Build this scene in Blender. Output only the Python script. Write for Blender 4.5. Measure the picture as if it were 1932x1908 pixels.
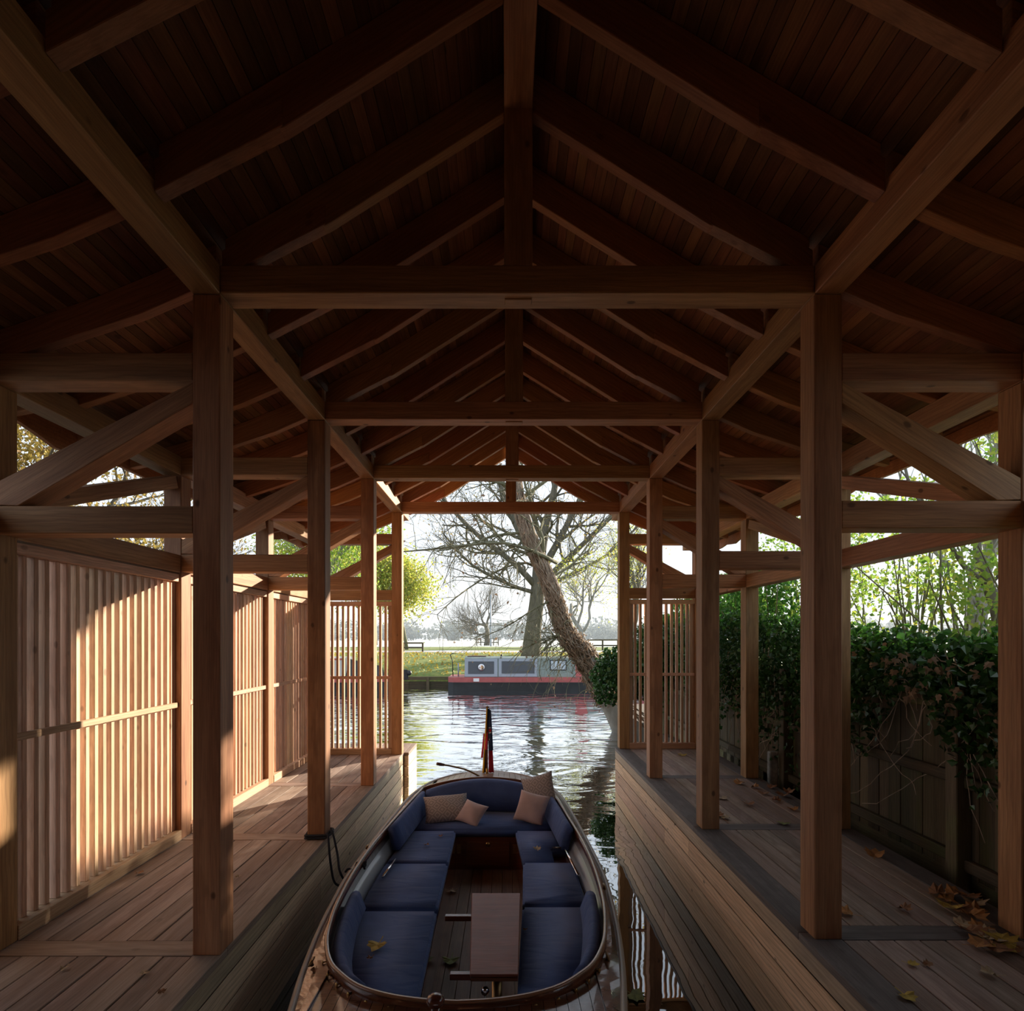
import bpy, bmesh, math, random
import numpy as np
from mathutils import Vector, Matrix

random.seed(7)
rng = np.random.default_rng(7)
scene = bpy.context.scene
C = scene.collection
for o in list(bpy.data.objects):
    bpy.data.objects.remove(o)

# ------------------------------------------------------------------ camera, sky, sun, exposure
H = 2.47                      # eye height above the water (all heights below are relative to the eye)
F, VX, VY = 1044.0, 956.0, 1205.0
cam = bpy.data.cameras.new('camera')
cam.sensor_fit = 'HORIZONTAL'
cam.sensor_width = 36
cam.lens = 36 * F / 1932
cam.shift_x = (966 - VX) / 1932
cam.shift_y = (VY - 954) / 1932
cam.clip_end = 2000
cam.clip_start = 0.05
camo = bpy.data.objects.new('camera', cam)
camo.location = (0, 0, H)
camo.rotation_euler = (math.pi / 2, 0, 0)
C.objects.link(camo)
scene.camera = camo

world = bpy.data.worlds.new('sky')
scene.world = world
world.use_nodes = True
bg = world.node_tree.nodes['Background']
bg.inputs[0].default_value = (0.74, 0.83, 0.95, 1)
bg.inputs[1].default_value = 1.0

SUN_AZ, SUN_EL = 42.0, 15.0
sun = bpy.data.lights.new('sun', 'SUN')
sun.energy = 11.5
sun.color = (1.0, 0.86, 0.69)
sun.angle = math.radians(0.8)
suno = bpy.data.objects.new('sun', sun)
az, el = math.radians(SUN_AZ), math.radians(SUN_EL)
sd = Vector((-math.sin(az) * math.cos(el), -math.cos(az) * math.cos(el), -math.sin(el)))
suno.rotation_euler = sd.to_track_quat('-Z', 'Y').to_euler()
suno.location = (30, 30, 25)
C.objects.link(suno)

vs = scene.view_settings
vs.view_transform = 'Standard'
vs.look = 'None'
vs.gamma = 1
vs.use_curve_mapping = False
vs.exposure = 0.30

# ------------------------------------------------------------------ helpers
WM = {}
TH = Matrix.Translation((0, 0, H))

def T(x, y, z):
    return Matrix.Translation((x, y, z))

def link(o, parent=None, M=None):
    C.objects.link(o)
    M = TH @ (M if M is not None else Matrix())
    WM[o.name] = M
    if parent is not None:
        o.parent = parent
        o.matrix_parent_inverse = WM[parent.name].inverted()
    o.matrix_basis = M
    return o

def tag(o, label=None, cat=None, group=None, kind=None):
    if label: o['label'] = label
    if cat: o['category'] = cat
    if group: o['group'] = group
    if kind: o['kind'] = kind
    return o

def thing(name, label, cat, loc=(0, 0, 0), group=None, kind=None):
    o = bpy.data.objects.new(name, None)
    o.empty_display_size = 0.1
    link(o, None, T(*loc))
    return tag(o, label, cat, group, kind)

def obj(name, me, parent=None, M=None):
    return link(bpy.data.objects.new(name, me), parent, M)

def mesh(verts, faces, mat, smooth=False, name='m'):
    me = bpy.data.meshes.new(name)
    if isinstance(verts, np.ndarray): verts = verts.tolist()
    if isinstance(faces, np.ndarray): faces = faces.tolist()
    me.from_pydata(verts, [], faces)
    me.materials.append(mat)
    if smooth:
        me.polygons.foreach_set('use_smooth', [True] * len(me.polygons))
    me.update()
    return me

def from_bm(bm, mat, smooth=False):
    bmesh.ops.recalc_face_normals(bm, faces=bm.faces)
    me = bpy.data.meshes.new('m')
    bm.to_mesh(me)
    bm.free()
    me.materials.append(mat)
    if smooth:
        me.polygons.foreach_set('use_smooth', [True] * len(me.polygons))
    return me

_bc = {}
def boxmesh(l, w, h, mat, bev=0.004):
    key = (round(l, 3), round(w, 3), round(h, 3), mat.name, bev)
    if key not in _bc:
        bm = bmesh.new()
        bmesh.ops.create_cube(bm, size=1)
        bmesh.ops.scale(bm, vec=(l, w, h), verts=bm.verts)
        if bev > 0:
            bmesh.ops.bevel(bm, geom=bm.edges[:], offset=min(bev, .3 * min(l, w, h)), segments=1, affect='EDGES')
        _bc[key] = from_bm(bm, mat)
    return _bc[key]

def beam(name, parent, p0, p1, w, h, mat, bev=0.004, up=(0, 0, 1)):
    """box of section w (sideways) x h (upwards) from p0 to p1, length along its local X"""
    p0, p1 = Vector(p0), Vector(p1)
    d = p1 - p0
    L = d.length
    x = d.normalized()
    u = Vector(up)
    if abs(x.dot(u)) > .98: u = Vector((0, 1, 0))
    y = u.cross(x).normalized()
    z = x.cross(y)
    R = Matrix((x, y, z)).transposed().to_4x4()
    return obj(name, boxmesh(L, w, h, mat, bev), parent, Matrix.Translation((p0 + p1) / 2) @ R)

def box(name, parent, x0, x1, y0, y1, z0, z1, mat, bev=0.004):
    """axis-aligned box, local X along its longest side so that grain follows"""
    dx, dy, dz = x1 - x0, y1 - y0, z1 - z0
    cx, cy, cz = (x0 + x1) / 2, (y0 + y1) / 2, (z0 + z1) / 2
    m = max(dx, dy, dz)
    if m == dx: return beam(name, parent, (x0, cy, cz), (x1, cy, cz), dy, dz, mat, bev)
    if m == dy: return beam(name, parent, (cx, y0, cz), (cx, y1, cz), dx, dz, mat, bev)
    return beam(name, parent, (cx, cy, z0), (cx, cy, z1), dx, dy, mat, bev)

def prism(name, parent, pts, y0, y1, mat, bev=0.003):
    """outline pts (x, z) extruded from y0 to y1; local X follows the chord from first to last third"""
    a, b = Vector(pts[0]), Vector(max(pts, key=lambda p: (Vector(p) - Vector(pts[0])).length))
    ang = math.atan2(b[1] - a[1], b[0] - a[0])
    ca, sa = math.cos(-ang), math.sin(-ang)
    loc = [((p[0] - a[0]) * ca - (p[1] - a[1]) * sa, (p[0] - a[0]) * sa + (p[1] - a[1]) * ca) for p in pts]
    key = ('prism', tuple((round(p[0], 3), round(p[1], 3)) for p in loc), round(y1 - y0, 3), mat.name)
    if key not in _bc:
        bm = bmesh.new()
        vs = [bm.verts.new((p[0], 0, p[1])) for p in loc]
        f = bm.faces.new(vs)
        r = bmesh.ops.extrude_face_region(bm, geom=[f])
        bmesh.ops.translate(bm, vec=(0, y1 - y0, 0), verts=[v for v in r['geom'] if isinstance(v, bmesh.types.BMVert)])
        if bev > 0:
            bmesh.ops.bevel(bm, geom=bm.edges[:], offset=bev, segments=1, affect='EDGES')
        _bc[key] = from_bm(bm, mat)
    return obj(name, _bc[key], parent, T(a[0], y0, a[1]) @ Matrix.Rotation(-ang, 4, 'Y'))

def at(px, py, z=None, y=None):
    """measured picture position -> place in the world, on the level z or at the distance y"""
    if y is None: y = F * z / (VY - py)
    return Vector(((px - VX) * y / F, y, (VY - py) * y / F))

def interp(tab, x):
    xs = [t[0] for t in tab]; ys = [t[1] for t in tab]
    return float(np.interp(x, xs, ys))

def smooth_tab(tab, n=60):
    """Catmull-Rom resample of a point list"""
    P = [Vector(p) for p in tab]
    P = [P[0] * 2 - P[1]] + P + [P[-1] * 2 - P[-2]]
    out = []
    seg = len(P) - 3
    for i in range(n + 1):
        t = i / n * seg
        k = min(int(t), seg - 1)
        u = t - k
        a, b, c, d = P[k:k + 4]
        out.append(0.5 * ((2 * b) + (c - a) * u + (2 * a - 5 * b + 4 * c - d) * u * u + (3 * b - a - 3 * c + d) * u ** 3))
    return out

def tubes(paths, sides=6):
    """paths: list of (points Nx3, radii N) -> verts, faces of joined tapering tubes"""
    V, Fc, base = [], [], 0
    for P, R in paths:
        P = np.asarray(P, float); R = np.asarray(R, float)
        n = len(P)
        tg = np.gradient(P, axis=0)
        tg /= np.linalg.norm(tg, axis=1)[:, None] + 1e-9
        ref = np.array([0., 0, 1]) if abs(tg[0][2]) < .9 else np.array([1., 0, 0])
        s = np.cross(tg, ref); s /= np.linalg.norm(s, axis=1)[:, None] + 1e-9
        t = np.cross(tg, s)
        a = np.linspace(0, 2 * np.pi, sides, endpoint=False)
        ring = P[:, None, :] + R[:, None, None] * (np.cos(a)[None, :, None] * s[:, None, :] + np.sin(a)[None, :, None] * t[:, None, :])
        V.append(ring.reshape(-1, 3))
        i = np.arange(n - 1)[:, None] * sides + base
        j = np.arange(sides)[None, :]
        k = (j + 1) % sides
        f = np.stack([i + j, i + k, i + sides + k, i + sides + j], -1).reshape(-1, 4)
        Fc.extend(f.tolist())
        Fc.append([base + q for q in range(sides)][::-1])
        Fc.append([base + (n - 1) * sides + q for q in range(sides)])
        base += n * sides
    return np.concatenate(V), Fc

def tube_obj(name, parent, pts, r, mat, sides=8, smooth=True):
    pts = np.asarray(pts, float)
    R = np.full(len(pts), r) if np.isscalar(r) else np.asarray(r, float)
    c = pts.mean(axis=0)
    v, f = tubes([(pts - c, R)], sides)
    return obj(name, mesh(v, f, mat, smooth), parent, T(*c))

def lathe(name, parent, prof, loc, mat, n=16, axis=None, smooth=True):
    """profile [(r, h)] turned about local Z"""
    v, f = [], []
    for r, h in prof:
        for i in range(n):
            a = 2 * math.pi * i / n
            v.append((r * math.cos(a), r * math.sin(a), h))
    for k in range(len(prof) - 1):
        for i in range(n):
            j = (i + 1) % n
            f.append((k * n + i, k * n + j, (k + 1) * n + j, (k + 1) * n + i))
    f.append(tuple(range(n))[::-1])
    f.append(tuple((len(prof) - 1) * n + i for i in range(n)))
    M = T(*loc)
    if axis is not None:
        M = M @ Vector(axis).to_track_quat('Z', 'Y').to_matrix().to_4x4()
    return obj(name, mesh(v, f, mat, smooth), parent, M)

# ------------------------------------------------------------------ materials
def newmat(name):
    m = bpy.data.materials.new(name)
    m.use_nodes = True
    nt = m.node_tree
    return m, nt, nt.nodes['Principled BSDF']

def nd(nt, typ, **kw):
    n = nt.nodes.new(typ)
    for k, v in kw.items():
        if k == 'inp':
            for a, b in v.items(): n.inputs[a].default_value = b
        else:
            setattr(n, k, v)
    return n

def ramp(nt, stops, fac=None, interp='LINEAR'):
    r = nd(nt, 'ShaderNodeValToRGB')
    r.color_ramp.interpolation = interp
    e = r.color_ramp.elements
    while len(e) < len(stops): e.new(0.5)
    for i, (p, c) in enumerate(stops):
        e[i].position = p
        e[i].color = c if len(c) == 4 else (*c, 1)
    if fac is not None: nt.links.new(fac, r.inputs[0])
    return r

def mixc(nt, a, b, fac, blend='MIX'):
    m = nd(nt, 'ShaderNodeMix', data_type='RGBA', blend_type=blend)
    for sock, val in ((m.inputs[0], fac), (m.inputs[6], a), (m.inputs[7], b)):
        if hasattr(val, 'links'): nt.links.new(val, sock)
        else: sock.default_value = val if not isinstance(val, tuple) or len(val) == 4 else (*val, 1)
    return m.outputs[2]

def wood(name, c1, c2, rough=0.62, vary=0.22, knots=0.5, scale=1.0, fine=0.35, spec=0.3, moss=None, stain=0.35):
    m, nt, p = newmat(name)
    L = nt.links.new
    tc = nd(nt, 'ShaderNodeTexCoord')
    oi = nd(nt, 'ShaderNodeObjectInfo')
    off = nd(nt, 'ShaderNodeVectorMath', operation='SCALE', inp={0: (61.0, 23.0, 47.0)})
    L(oi.outputs['Random'], off.inputs['Scale'])
    add = nd(nt, 'ShaderNodeVectorMath', operation='ADD')
    L(tc.outputs['Object'], add.inputs[0]); L(off.outputs[0], add.inputs[1])
    def mapped(s):
        mp = nd(nt, 'ShaderNodeMapping', inp={'Scale': s})
        L(add.outputs[0], mp.inputs['Vector'])
        return mp.outputs[0]
    n1 = nd(nt, 'ShaderNodeTexNoise', inp={'Scale': 1.0, 'Detail': 3.0, 'Distortion': 0.8})
    L(mapped((0.7 * scale, 11 * scale, 11 * scale)), n1.inputs['Vector'])
    r1 = ramp(nt, [(0.32, c2), (0.68, c1)], n1.outputs['Fac'])
    # cathedral grain
    wv = nd(nt, 'ShaderNodeTexWave', wave_type='BANDS', bands_direction='Z', inp={'Scale': 11.0, 'Distortion': 5.0, 'Detail': 2.0, 'Detail Scale': 1.2})
    L(mapped((0.35 * scale, 1.0 * scale, 1.0 * scale)), wv.inputs['Vector'])
    col = mixc(nt, r1.outputs[0], tuple(x * .72 for x in c2), 0.0)
    mixn = col.node
    mr = nd(nt, 'ShaderNodeMapRange', inp={'From Min': .55, 'From Max': 1.0, 'To Min': 0.0, 'To Max': fine})
    L(wv.outputs['Fac'], mr.inputs[0]); L(mr.outputs[0], mixn.inputs[0])
    # broad weather stain
    n3 = nd(nt, 'ShaderNodeTexNoise', inp={'Scale': 1.0, 'Detail': 4.0, 'Roughness': .6})
    L(mapped((1.1, 3.0, 3.0)), n3.inputs['Vector'])
    st = nd(nt, 'ShaderNodeMapRange', inp={'From Min': .52, 'From Max': .75, 'To Min': 0.0, 'To Max': stain})
    L(n3.outputs['Fac'], st.inputs[0])
    g = sum(c2) / 3
    col = mixc(nt, col, moss or (g * .62, g * .55, g * .48), st.outputs[0])
    # knots
    if knots > 0:
        vo = nd(nt, 'ShaderNodeTexVoronoi', inp={'Scale': 1.0, 'Randomness': 1.0})
        L(mapped((4.6, 7.5, 7.5)), vo.inputs['Vector'])
        kr = nd(nt, 'ShaderNodeMapRange', inp={'From Min': .08, 'From Max': .14, 'To Min': knots, 'To Max': 0.0})
        L(vo.outputs['Distance'], kr.inputs[0])
        sc = nd(nt, 'ShaderNodeSeparateColor'); L(vo.outputs['Color'], sc.inputs[0])
        gt = nd(nt, 'ShaderNodeMath', operation='GREATER_THAN', inp={1: .62}); L(sc.outputs[0], gt.inputs[0])
        km = nd(nt, 'ShaderNodeMath', operation='MULTIPLY'); L(kr.outputs[0], km.inputs[0]); L(gt.outputs[0], km.inputs[1])
        col = mixc(nt, col, tuple(x * .30 for x in c2), km.outputs[0])
    n2 = nd(nt, 'ShaderNodeTexNoise', inp={'Scale': 1.0, 'Detail': 2.0})
    L(mapped((5, 130, 130)), n2.inputs['Vector'])
    fr = ramp(nt, [(0.3, (.80, .80, .80)), (0.7, (1.1, 1.1, 1.1))], n2.outputs['Fac'])
    col = mixc(nt, col, fr.outputs[0], 1.0, 'MULTIPLY')
    hs = nd(nt, 'ShaderNodeHueSaturation')
    vr = nd(nt, 'ShaderNodeMapRange', inp={'To Min': 1 - vary, 'To Max': 1 + vary})
    L(oi.outputs['Random'], vr.inputs[0]); L(vr.outputs[0], hs.inputs['Value'])
    m2 = nd(nt, 'ShaderNodeMath', operation='MULTIPLY', inp={1: 7.31}); L(oi.outputs['Random'], m2.inputs[0])
    fc = nd(nt, 'ShaderNodeMath', operation='FRACT'); L(m2.outputs[0], fc.inputs[0])
    hr = nd(nt, 'ShaderNodeMapRange', inp={'To Min': .488, 'To Max': .512}); L(fc.outputs[0], hr.inputs[0])
    L(hr.outputs[0], hs.inputs['Hue'])
    L(col, hs.inputs['Color']); L(hs.outputs[0], p.inputs['Base Color'])
    p.inputs['Roughness'].default_value = rough
    p.inputs['Specular IOR Level'].default_value = spec
    bp = nd(nt, 'ShaderNodeBump', inp={'Strength': .25, 'Distance': .004})
    L(n2.outputs['Fac'], bp.inputs['Height']); L(bp.outputs[0], p.inputs['Normal'])
    return m

def plain(name, c, rough=.5, metal=0.0, spec=.5, var=0.0, vscale=20.0, bump=0.0, bscale=60.0, coat=0.0):
    m, nt, p = newmat(name)
    L = nt.links.new
    p.inputs['Base Color'].default_value = (*c, 1)
    p.inputs['Roughness'].default_value = rough
    p.inputs['Metallic'].default_value = metal
    p.inputs['Specular IOR Level'].default_value = spec
    p.inputs['Coat Weight'].default_value = coat
    p.inputs['Coat Roughness'].default_value = .08
    tc = nd(nt, 'ShaderNodeTexCoord')
    if var > 0:
        n = nd(nt, 'ShaderNodeTexNoise', inp={'Scale': vscale, 'Detail': 4.0})
        L(tc.outputs['Object'], n.inputs['Vector'])
        r = ramp(nt, [(.3, tuple(x * (1 - var) for x in c)), (.7, tuple(min(1, x * (1 + var)) for x in c))], n.outputs['Fac'])
        L(r.outputs[0], p.inputs['Base Color'])
    if bump > 0:
        n = nd(nt, 'ShaderNodeTexNoise', inp={'Scale': bscale, 'Detail': 3.0})
        L(tc.outputs['Object'], n.inputs['Vector'])
        b = nd(nt, 'ShaderNodeBump', inp={'Strength': bump, 'Distance': .01})
        L(n.outputs['Fac'], b.inputs['Height']); L(b.outputs[0], p.inputs['Normal'])
    return m

def leafmat(name, ca, cb, trans=0.45, rough=.5, cc=None):
    m, nt, p = newmat(name)
    L = nt.links.new
    geo = nd(nt, 'ShaderNodeNewGeometry')
    stops = [(0.0, ca), (1.0, cb)] if cc is None else [(0.0, ca), (0.75, cb), (1.0, cc)]
    r = ramp(nt, stops, geo.outputs['Random Per Island'])
    L(r.outputs[0], p.inputs['Base Color'])
    p.inputs['Roughness'].default_value = rough
    p.inputs['Specular IOR Level'].default_value = .35
    tr = nd(nt, 'ShaderNodeBsdfTranslucent')
    L(r.outputs[0], tr.inputs['Color'])
    ms = nd(nt, 'ShaderNodeMixShader', inp={0: trans})
    L(p.outputs[0], ms.inputs[1]); L(tr.outputs[0], ms.inputs[2])
    L(ms.outputs[0], nt.nodes['Material Output'].inputs[0])
    return m

M_FRAME = wood('frame_timber', (.52, .29, .142), (.34, .168, .078), knots=.8, vary=.16, stain=.3)
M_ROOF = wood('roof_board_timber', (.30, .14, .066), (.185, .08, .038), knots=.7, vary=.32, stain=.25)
M_RAFTER = wood('rafter_timber', (.44, .205, .095), (.33, .145, .066), knots=.45, vary=.14, stain=.25)
M_SLAT = wood('slat_timber', (.74, .505, .34), (.57, .35, .22), knots=.5, vary=.24, scale=1.4)
M_DECK = wood('deck_timber', (.44, .35, .30), (.29, .215, .175), rough=.7, knots=.3, vary=.26, stain=.5)
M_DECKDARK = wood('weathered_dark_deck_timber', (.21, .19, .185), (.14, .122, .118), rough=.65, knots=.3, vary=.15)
M_FASCIA = wood('fascia_timber', (.90, .72, .50), (.72, .54, .35), knots=.95, vary=.14, scale=.8, fine=.5, stain=.2)
M_FASCIAW = wood('warm_fascia_timber', (.86, .61, .42), (.68, .44, .28), knots=.95, vary=.14, scale=.8, fine=.5, stain=.2)
M_EDGE = wood('edge_beam_timber', (.62, .50, .36), (.46, .35, .24), knots=.5, vary=.1, stain=.5)
M_FENCE = wood('mossy_fence_timber', (.13, .105, .062), (.075, .06, .036), rough=.8, knots=.2, vary=.35, moss=(.09, .12, .03), stain=.7)
M_COVER = plain('roof_covering', (.08, .075, .07), .9)
M_DARK = plain('dark_underside', (.02, .018, .016), .9)
# ------------------------------------------------------------------ the boathouse
CX = 0.064                                  # middle of the roof
BAY = 1.753
FY = [3.04 + BAY * k for k in (-1, 0, 1, 2, 3)]
PW = 0.152                                  # post section
DL, DR = -1.743, -1.655                     # deck levels, left and right
XLI, XRI = -1.575, 1.692                    # inner posts, water-side faces
XLO, XRO = -2.82, 2.83                      # outer posts, aisle-side faces
RY0, RY1 = -1.25, 8.97                      # roof from back to front
SOFF = [(0.0, 3.185), (.26, 3.02), (.53, 2.852), (.80, 2.685), (1.10, 2.508), (1.32, 2.378), (1.56, 2.240), (1.74, 2.146),
        (1.92, 2.060), (2.24, 1.925), (2.55, 1.812), (2.88, 1.706), (3.15, 1.628), (3.42, 1.556)]
def soff(d): return interp(SOFF, d)

frame_names = ['first timber portal frame, nearest the camera end, at the edge of view',
               'large nearest timber portal frame in full view, with four thick posts and long tie beam',
               'second timber portal frame from the camera, roped to the boat at its left post',
               'third timber portal frame from the camera, between two others under the roof',
               'farthest timber portal frame, standing at the river opening with slatted screens']
def make_frame(y, label, zb):
    y0, y1 = y, y + PW
    root = thing('portal_truss', label, 'truss', (CX, y, DL), 'timber portal frames of the boathouse')
    for s, xi, xo, zd, low in ((-1, XLI, XLO, DL, (.578, .729)), (1, XRI, XRO, DR, (.607, .759))):
        a, b = sorted((xi, xi + s * PW))
        box('post', root, a, b, y0, y1, zd, 1.893, M_FRAME, .005)
        a2, b2 = sorted((xo, xo + s * PW))
        box('outer_post', root, a2, b2, y0, y1, zd, 1.412, M_FRAME, .005)
        q0, q1 = sorted((xi + s * PW, xo))
        box('side_tie', root, q0 - .002, q1 + .002, y0, y1, 1.418, 1.571, M_FRAME, .005)
        box('side_rail', root, q0 - .002, q1 + .002, y0 + .002, y1 - .002, low[0], low[1], M_FRAME, .005)
        # raking brace from the inner post down to the outer post
        xa, xb = xi + s * PW, xo
        prism('brace', root, [(xa, 1.412), (xb, low[1] + .125), (xb, low[1] + .006), (xb - s * .13, low[1] + .002), (xa, 1.295)],
              y0 + .004, y1 - .004, M_FRAME)
    box('tie_beam', root, XLI - .002, XRI + .002, y0, y1, 1.9, 2.053, M_FRAME, .005)
    box('king_post', root, CX - .078, CX + .078, y0 + .002, y1 - .002, 2.053, 2.935, M_FRAME, .005)
    box('tenon_peg', root, CX - .075, CX + .075, y0 + .05, y1 - .05, 1.893, 1.903, M_FRAME, .002)
    return root
frames = [make_frame(y, l, 0) for y, l in zip(FY, frame_names)]

# roof: ridge, plates, rafters, boards, covering
ceil = thing('ceiling', 'curved pitched timber roof with dark red boards and paired rafters', 'roof', (CX, RY0, 1.4), kind='structure')
box('ridge_beam', ceil, CX - .078, CX + .078, RY0, RY1 - .1, 2.918, 3.12, M_FRAME)
for a, b, z0, z1 in ((XLI - PW, XLI, 1.895, 2.052), (XRI, XRI + PW, 1.895, 2.052), (XLO - PW, XLO, 1.414, 1.572), (XRO, XRO + PW, 1.414, 1.572)):
    cuts = [RY0] + [f for f in FY] + [RY1 - .06]
    for c0, c1 in zip(cuts[:-1], cuts[1:]):
        box('wall_plate', ceil, a, b, c0 + .001, c1 - .001, z0, z1, M_FRAME, .004)
RAF = [3.055 + BAY / 3 * k for k in range(-7, 11)]
for k, y in enumerate(RAF):
    y0, y1 = y, y + .066
    if y1 > RY1 + .05: continue
    for s, xi, xo in ((-1, XLI, XLO), (1, XRI, XRO)):
        di, do_ = abs(xi - CX), abs(xo - CX)
        X = lambda d: CX + s * d
        dr = .079
        ds = [dr, .4, .75, 1.06]
        up = [(X(d), soff(d) - .003) for d in ds + [1.32, di - .02]]
        # upper rafter: straight underside, tapering out over the splice
        lo = [(X(1.06), 2.285), (X(dr), 2.905)]
        rf = prism('rafter', ceil, up + [(X(di - .02), soff(di) - .045)] + lo, y0, y1, M_RAFTER)
        sp = prism('splice_piece', rf, [(X(1.064), 2.405), (X(di - .21), soff(di - .21) - .058), (X(di - .004), soff(di) - .06), (X(di - .004), 1.995), (X(1.064), 2.288)],
                   y0 - .005, y1 + .003, M_RAFTER)
        de = do_ + .50
        d2 = [di + .03, di + .35, di + .70, do_ - .05, do_ + .2, de]
        up = [(X(d), soff(d) - .003) for d in d2]
        lo = [(X(de), soff(de) - .09), (X(do_ + .156), soff(do_ + .156) - .115), (X(do_ + .156), 1.572), (X(do_ - .002), 1.572), (X(do_ - .002), soff(do_) - .17), (X(di + .45), soff(di + .45) - .195),
              (X(di + .155), soff(di + .155) - .196), (X(di + .155), 2.052), (X(di + .03), 2.052)]
        prism('outer_rafter', ceil, up + lo, y0 + .001, y1 - .001, M_RAFTER)
# boards run the length of the roof
for s in (-1, 1):
    d = .02
    while d < 3.40:
        d2 = d + .0588
        a = Vector((CX + s * (d + .0006), soff(d + .0006))); b = Vector((CX + s * (d2 - .0012), soff(d2 - .0012)))
        cuts = [RY0, RY1] if random.random() < .35 else [RY0, RY0 + .3 + BAY / 3 * random.randint(3, 14), RY1]
        n = Vector((-(b - a).y, (b - a).x)).normalized()
        if n.y < 0: n = -n
        mid = (a + b) / 2 + n * (.009 + random.uniform(0, .0015))
        ang = math.atan2((b - a).y, (b - a).x)
        for c0, c1 in zip(cuts[:-1], cuts[1:]):
            L = c1 - c0 - .002
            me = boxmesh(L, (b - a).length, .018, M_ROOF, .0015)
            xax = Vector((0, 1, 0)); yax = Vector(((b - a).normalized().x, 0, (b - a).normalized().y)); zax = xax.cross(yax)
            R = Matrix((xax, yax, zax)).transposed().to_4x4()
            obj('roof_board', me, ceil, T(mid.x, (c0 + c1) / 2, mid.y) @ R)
        d = d2
for s in (-1, 1):
    v, f = [], []
    n = len(SOFF)
    for y in (RY0 - .02, RY1 + .02):
        for t in (.024, .085):
            for d, z in SOFF: v.append((CX + s * (d if d < 3.4 else 3.47), y, z + t * 1.15))
    for i in range(n - 1):
        f += [(i, i + 1, 2 * n + i + 1, 2 * n + i), (n + i, 3 * n + i, 3 * n + i + 1, n + i + 1), (i, n + i, n + i + 1, i + 1), (2 * n + i, 2 * n + i + 1, 3 * n + i + 1, 3 * n + i)]
    f += [(n - 1, 2 * n - 1, 4 * n - 1, 3 * n - 1), (0, 2 * n, 3 * n, n)]
    obj('roof_covering', mesh(v, f, M_COVER), ceil)  # unseen sheet over the boards, added to block light through their gaps
    # waney eaves board under the overhang
    v, f = [], []
    N = 60
    for i in range(N + 1):
        y = RY0 + (RY1 - RY0) * i / N
        w = .035 * math.sin(y * 2.1 + s) + .03 * math.sin(y * 5.3 + 2 * s) + .012 * math.sin(y * 13)
        d0, d1 = 3.34, 3.375
        zt, zb = 1.57, 1.445 - max(-.02, w)
        v += [(CX + s * d0, y, zt), (CX + s * d1, y, zt), (CX + s * d1, y, zb), (CX + s * d0, y, zb)]
    for i in range(N):
        for q in range(4):
            f.append((4 * i + q, 4 * i + (q + 1) % 4, 4 * i + 4 + (q + 1) % 4, 4 * i + 4 + q))
    f += [(0, 1, 2, 3), (4 * N, 4 * N + 3, 4 * N + 2, 4 * N + 1)]
    bmx = mesh(v, f, M_RAFTER)
    obj('waney_eaves_board', bmx, ceil)
    # longitudinal rails and braces of the outer rows
for s, xo, low in ((-1, XLO, (.570, .722)), (1, XRO, (.605, .757))):
    a, b = sorted((xo, xo + s * PW))
    side = thing('wall_left' if s < 0 else 'wall_right', 'open outer side of the boathouse with long rails and raking braces, ' + ('screened side' if s < 0 else 'ivy side'), 'side framing', (xo, FY[0], low[0]), kind='structure')
    for y0, y1 in zip(FY[:-1], FY[1:]):
        box('long_rail', side, a + .004, b - .004, y0 + PW + .001, y1 - .001, low[0], low[1], M_FRAME)
        # raking brace in the outer wall, rising away from the camera
        p0 = Vector(((a + b) / 2, y0 + PW + .002, low[1] + .055)); p1 = Vector(((a + b) / 2, y1 - .004, 1.35))
        beam('long_brace', side, p0 + Vector((0, .02, 0)), p1 - Vector((0, .02, 0)), .115, .105, M_FRAME)

# boarded rear bay, added unseen behind the camera to darken the near roof
for s, xo, D in ((-1, XLO, DL), (1, XRO, DR)):
    par = bpy.data.objects['wall_left' if s < 0 else 'wall_right']
    yb_ = RY0 + .05
    while yb_ < FY[0] - .21:
        box('wall_board', par, *sorted((xo + s * .06, xo + s * .085)), yb_, yb_ + .205, D + .002, 1.41, M_ROOF, .002)
        yb_ += .207

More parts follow.
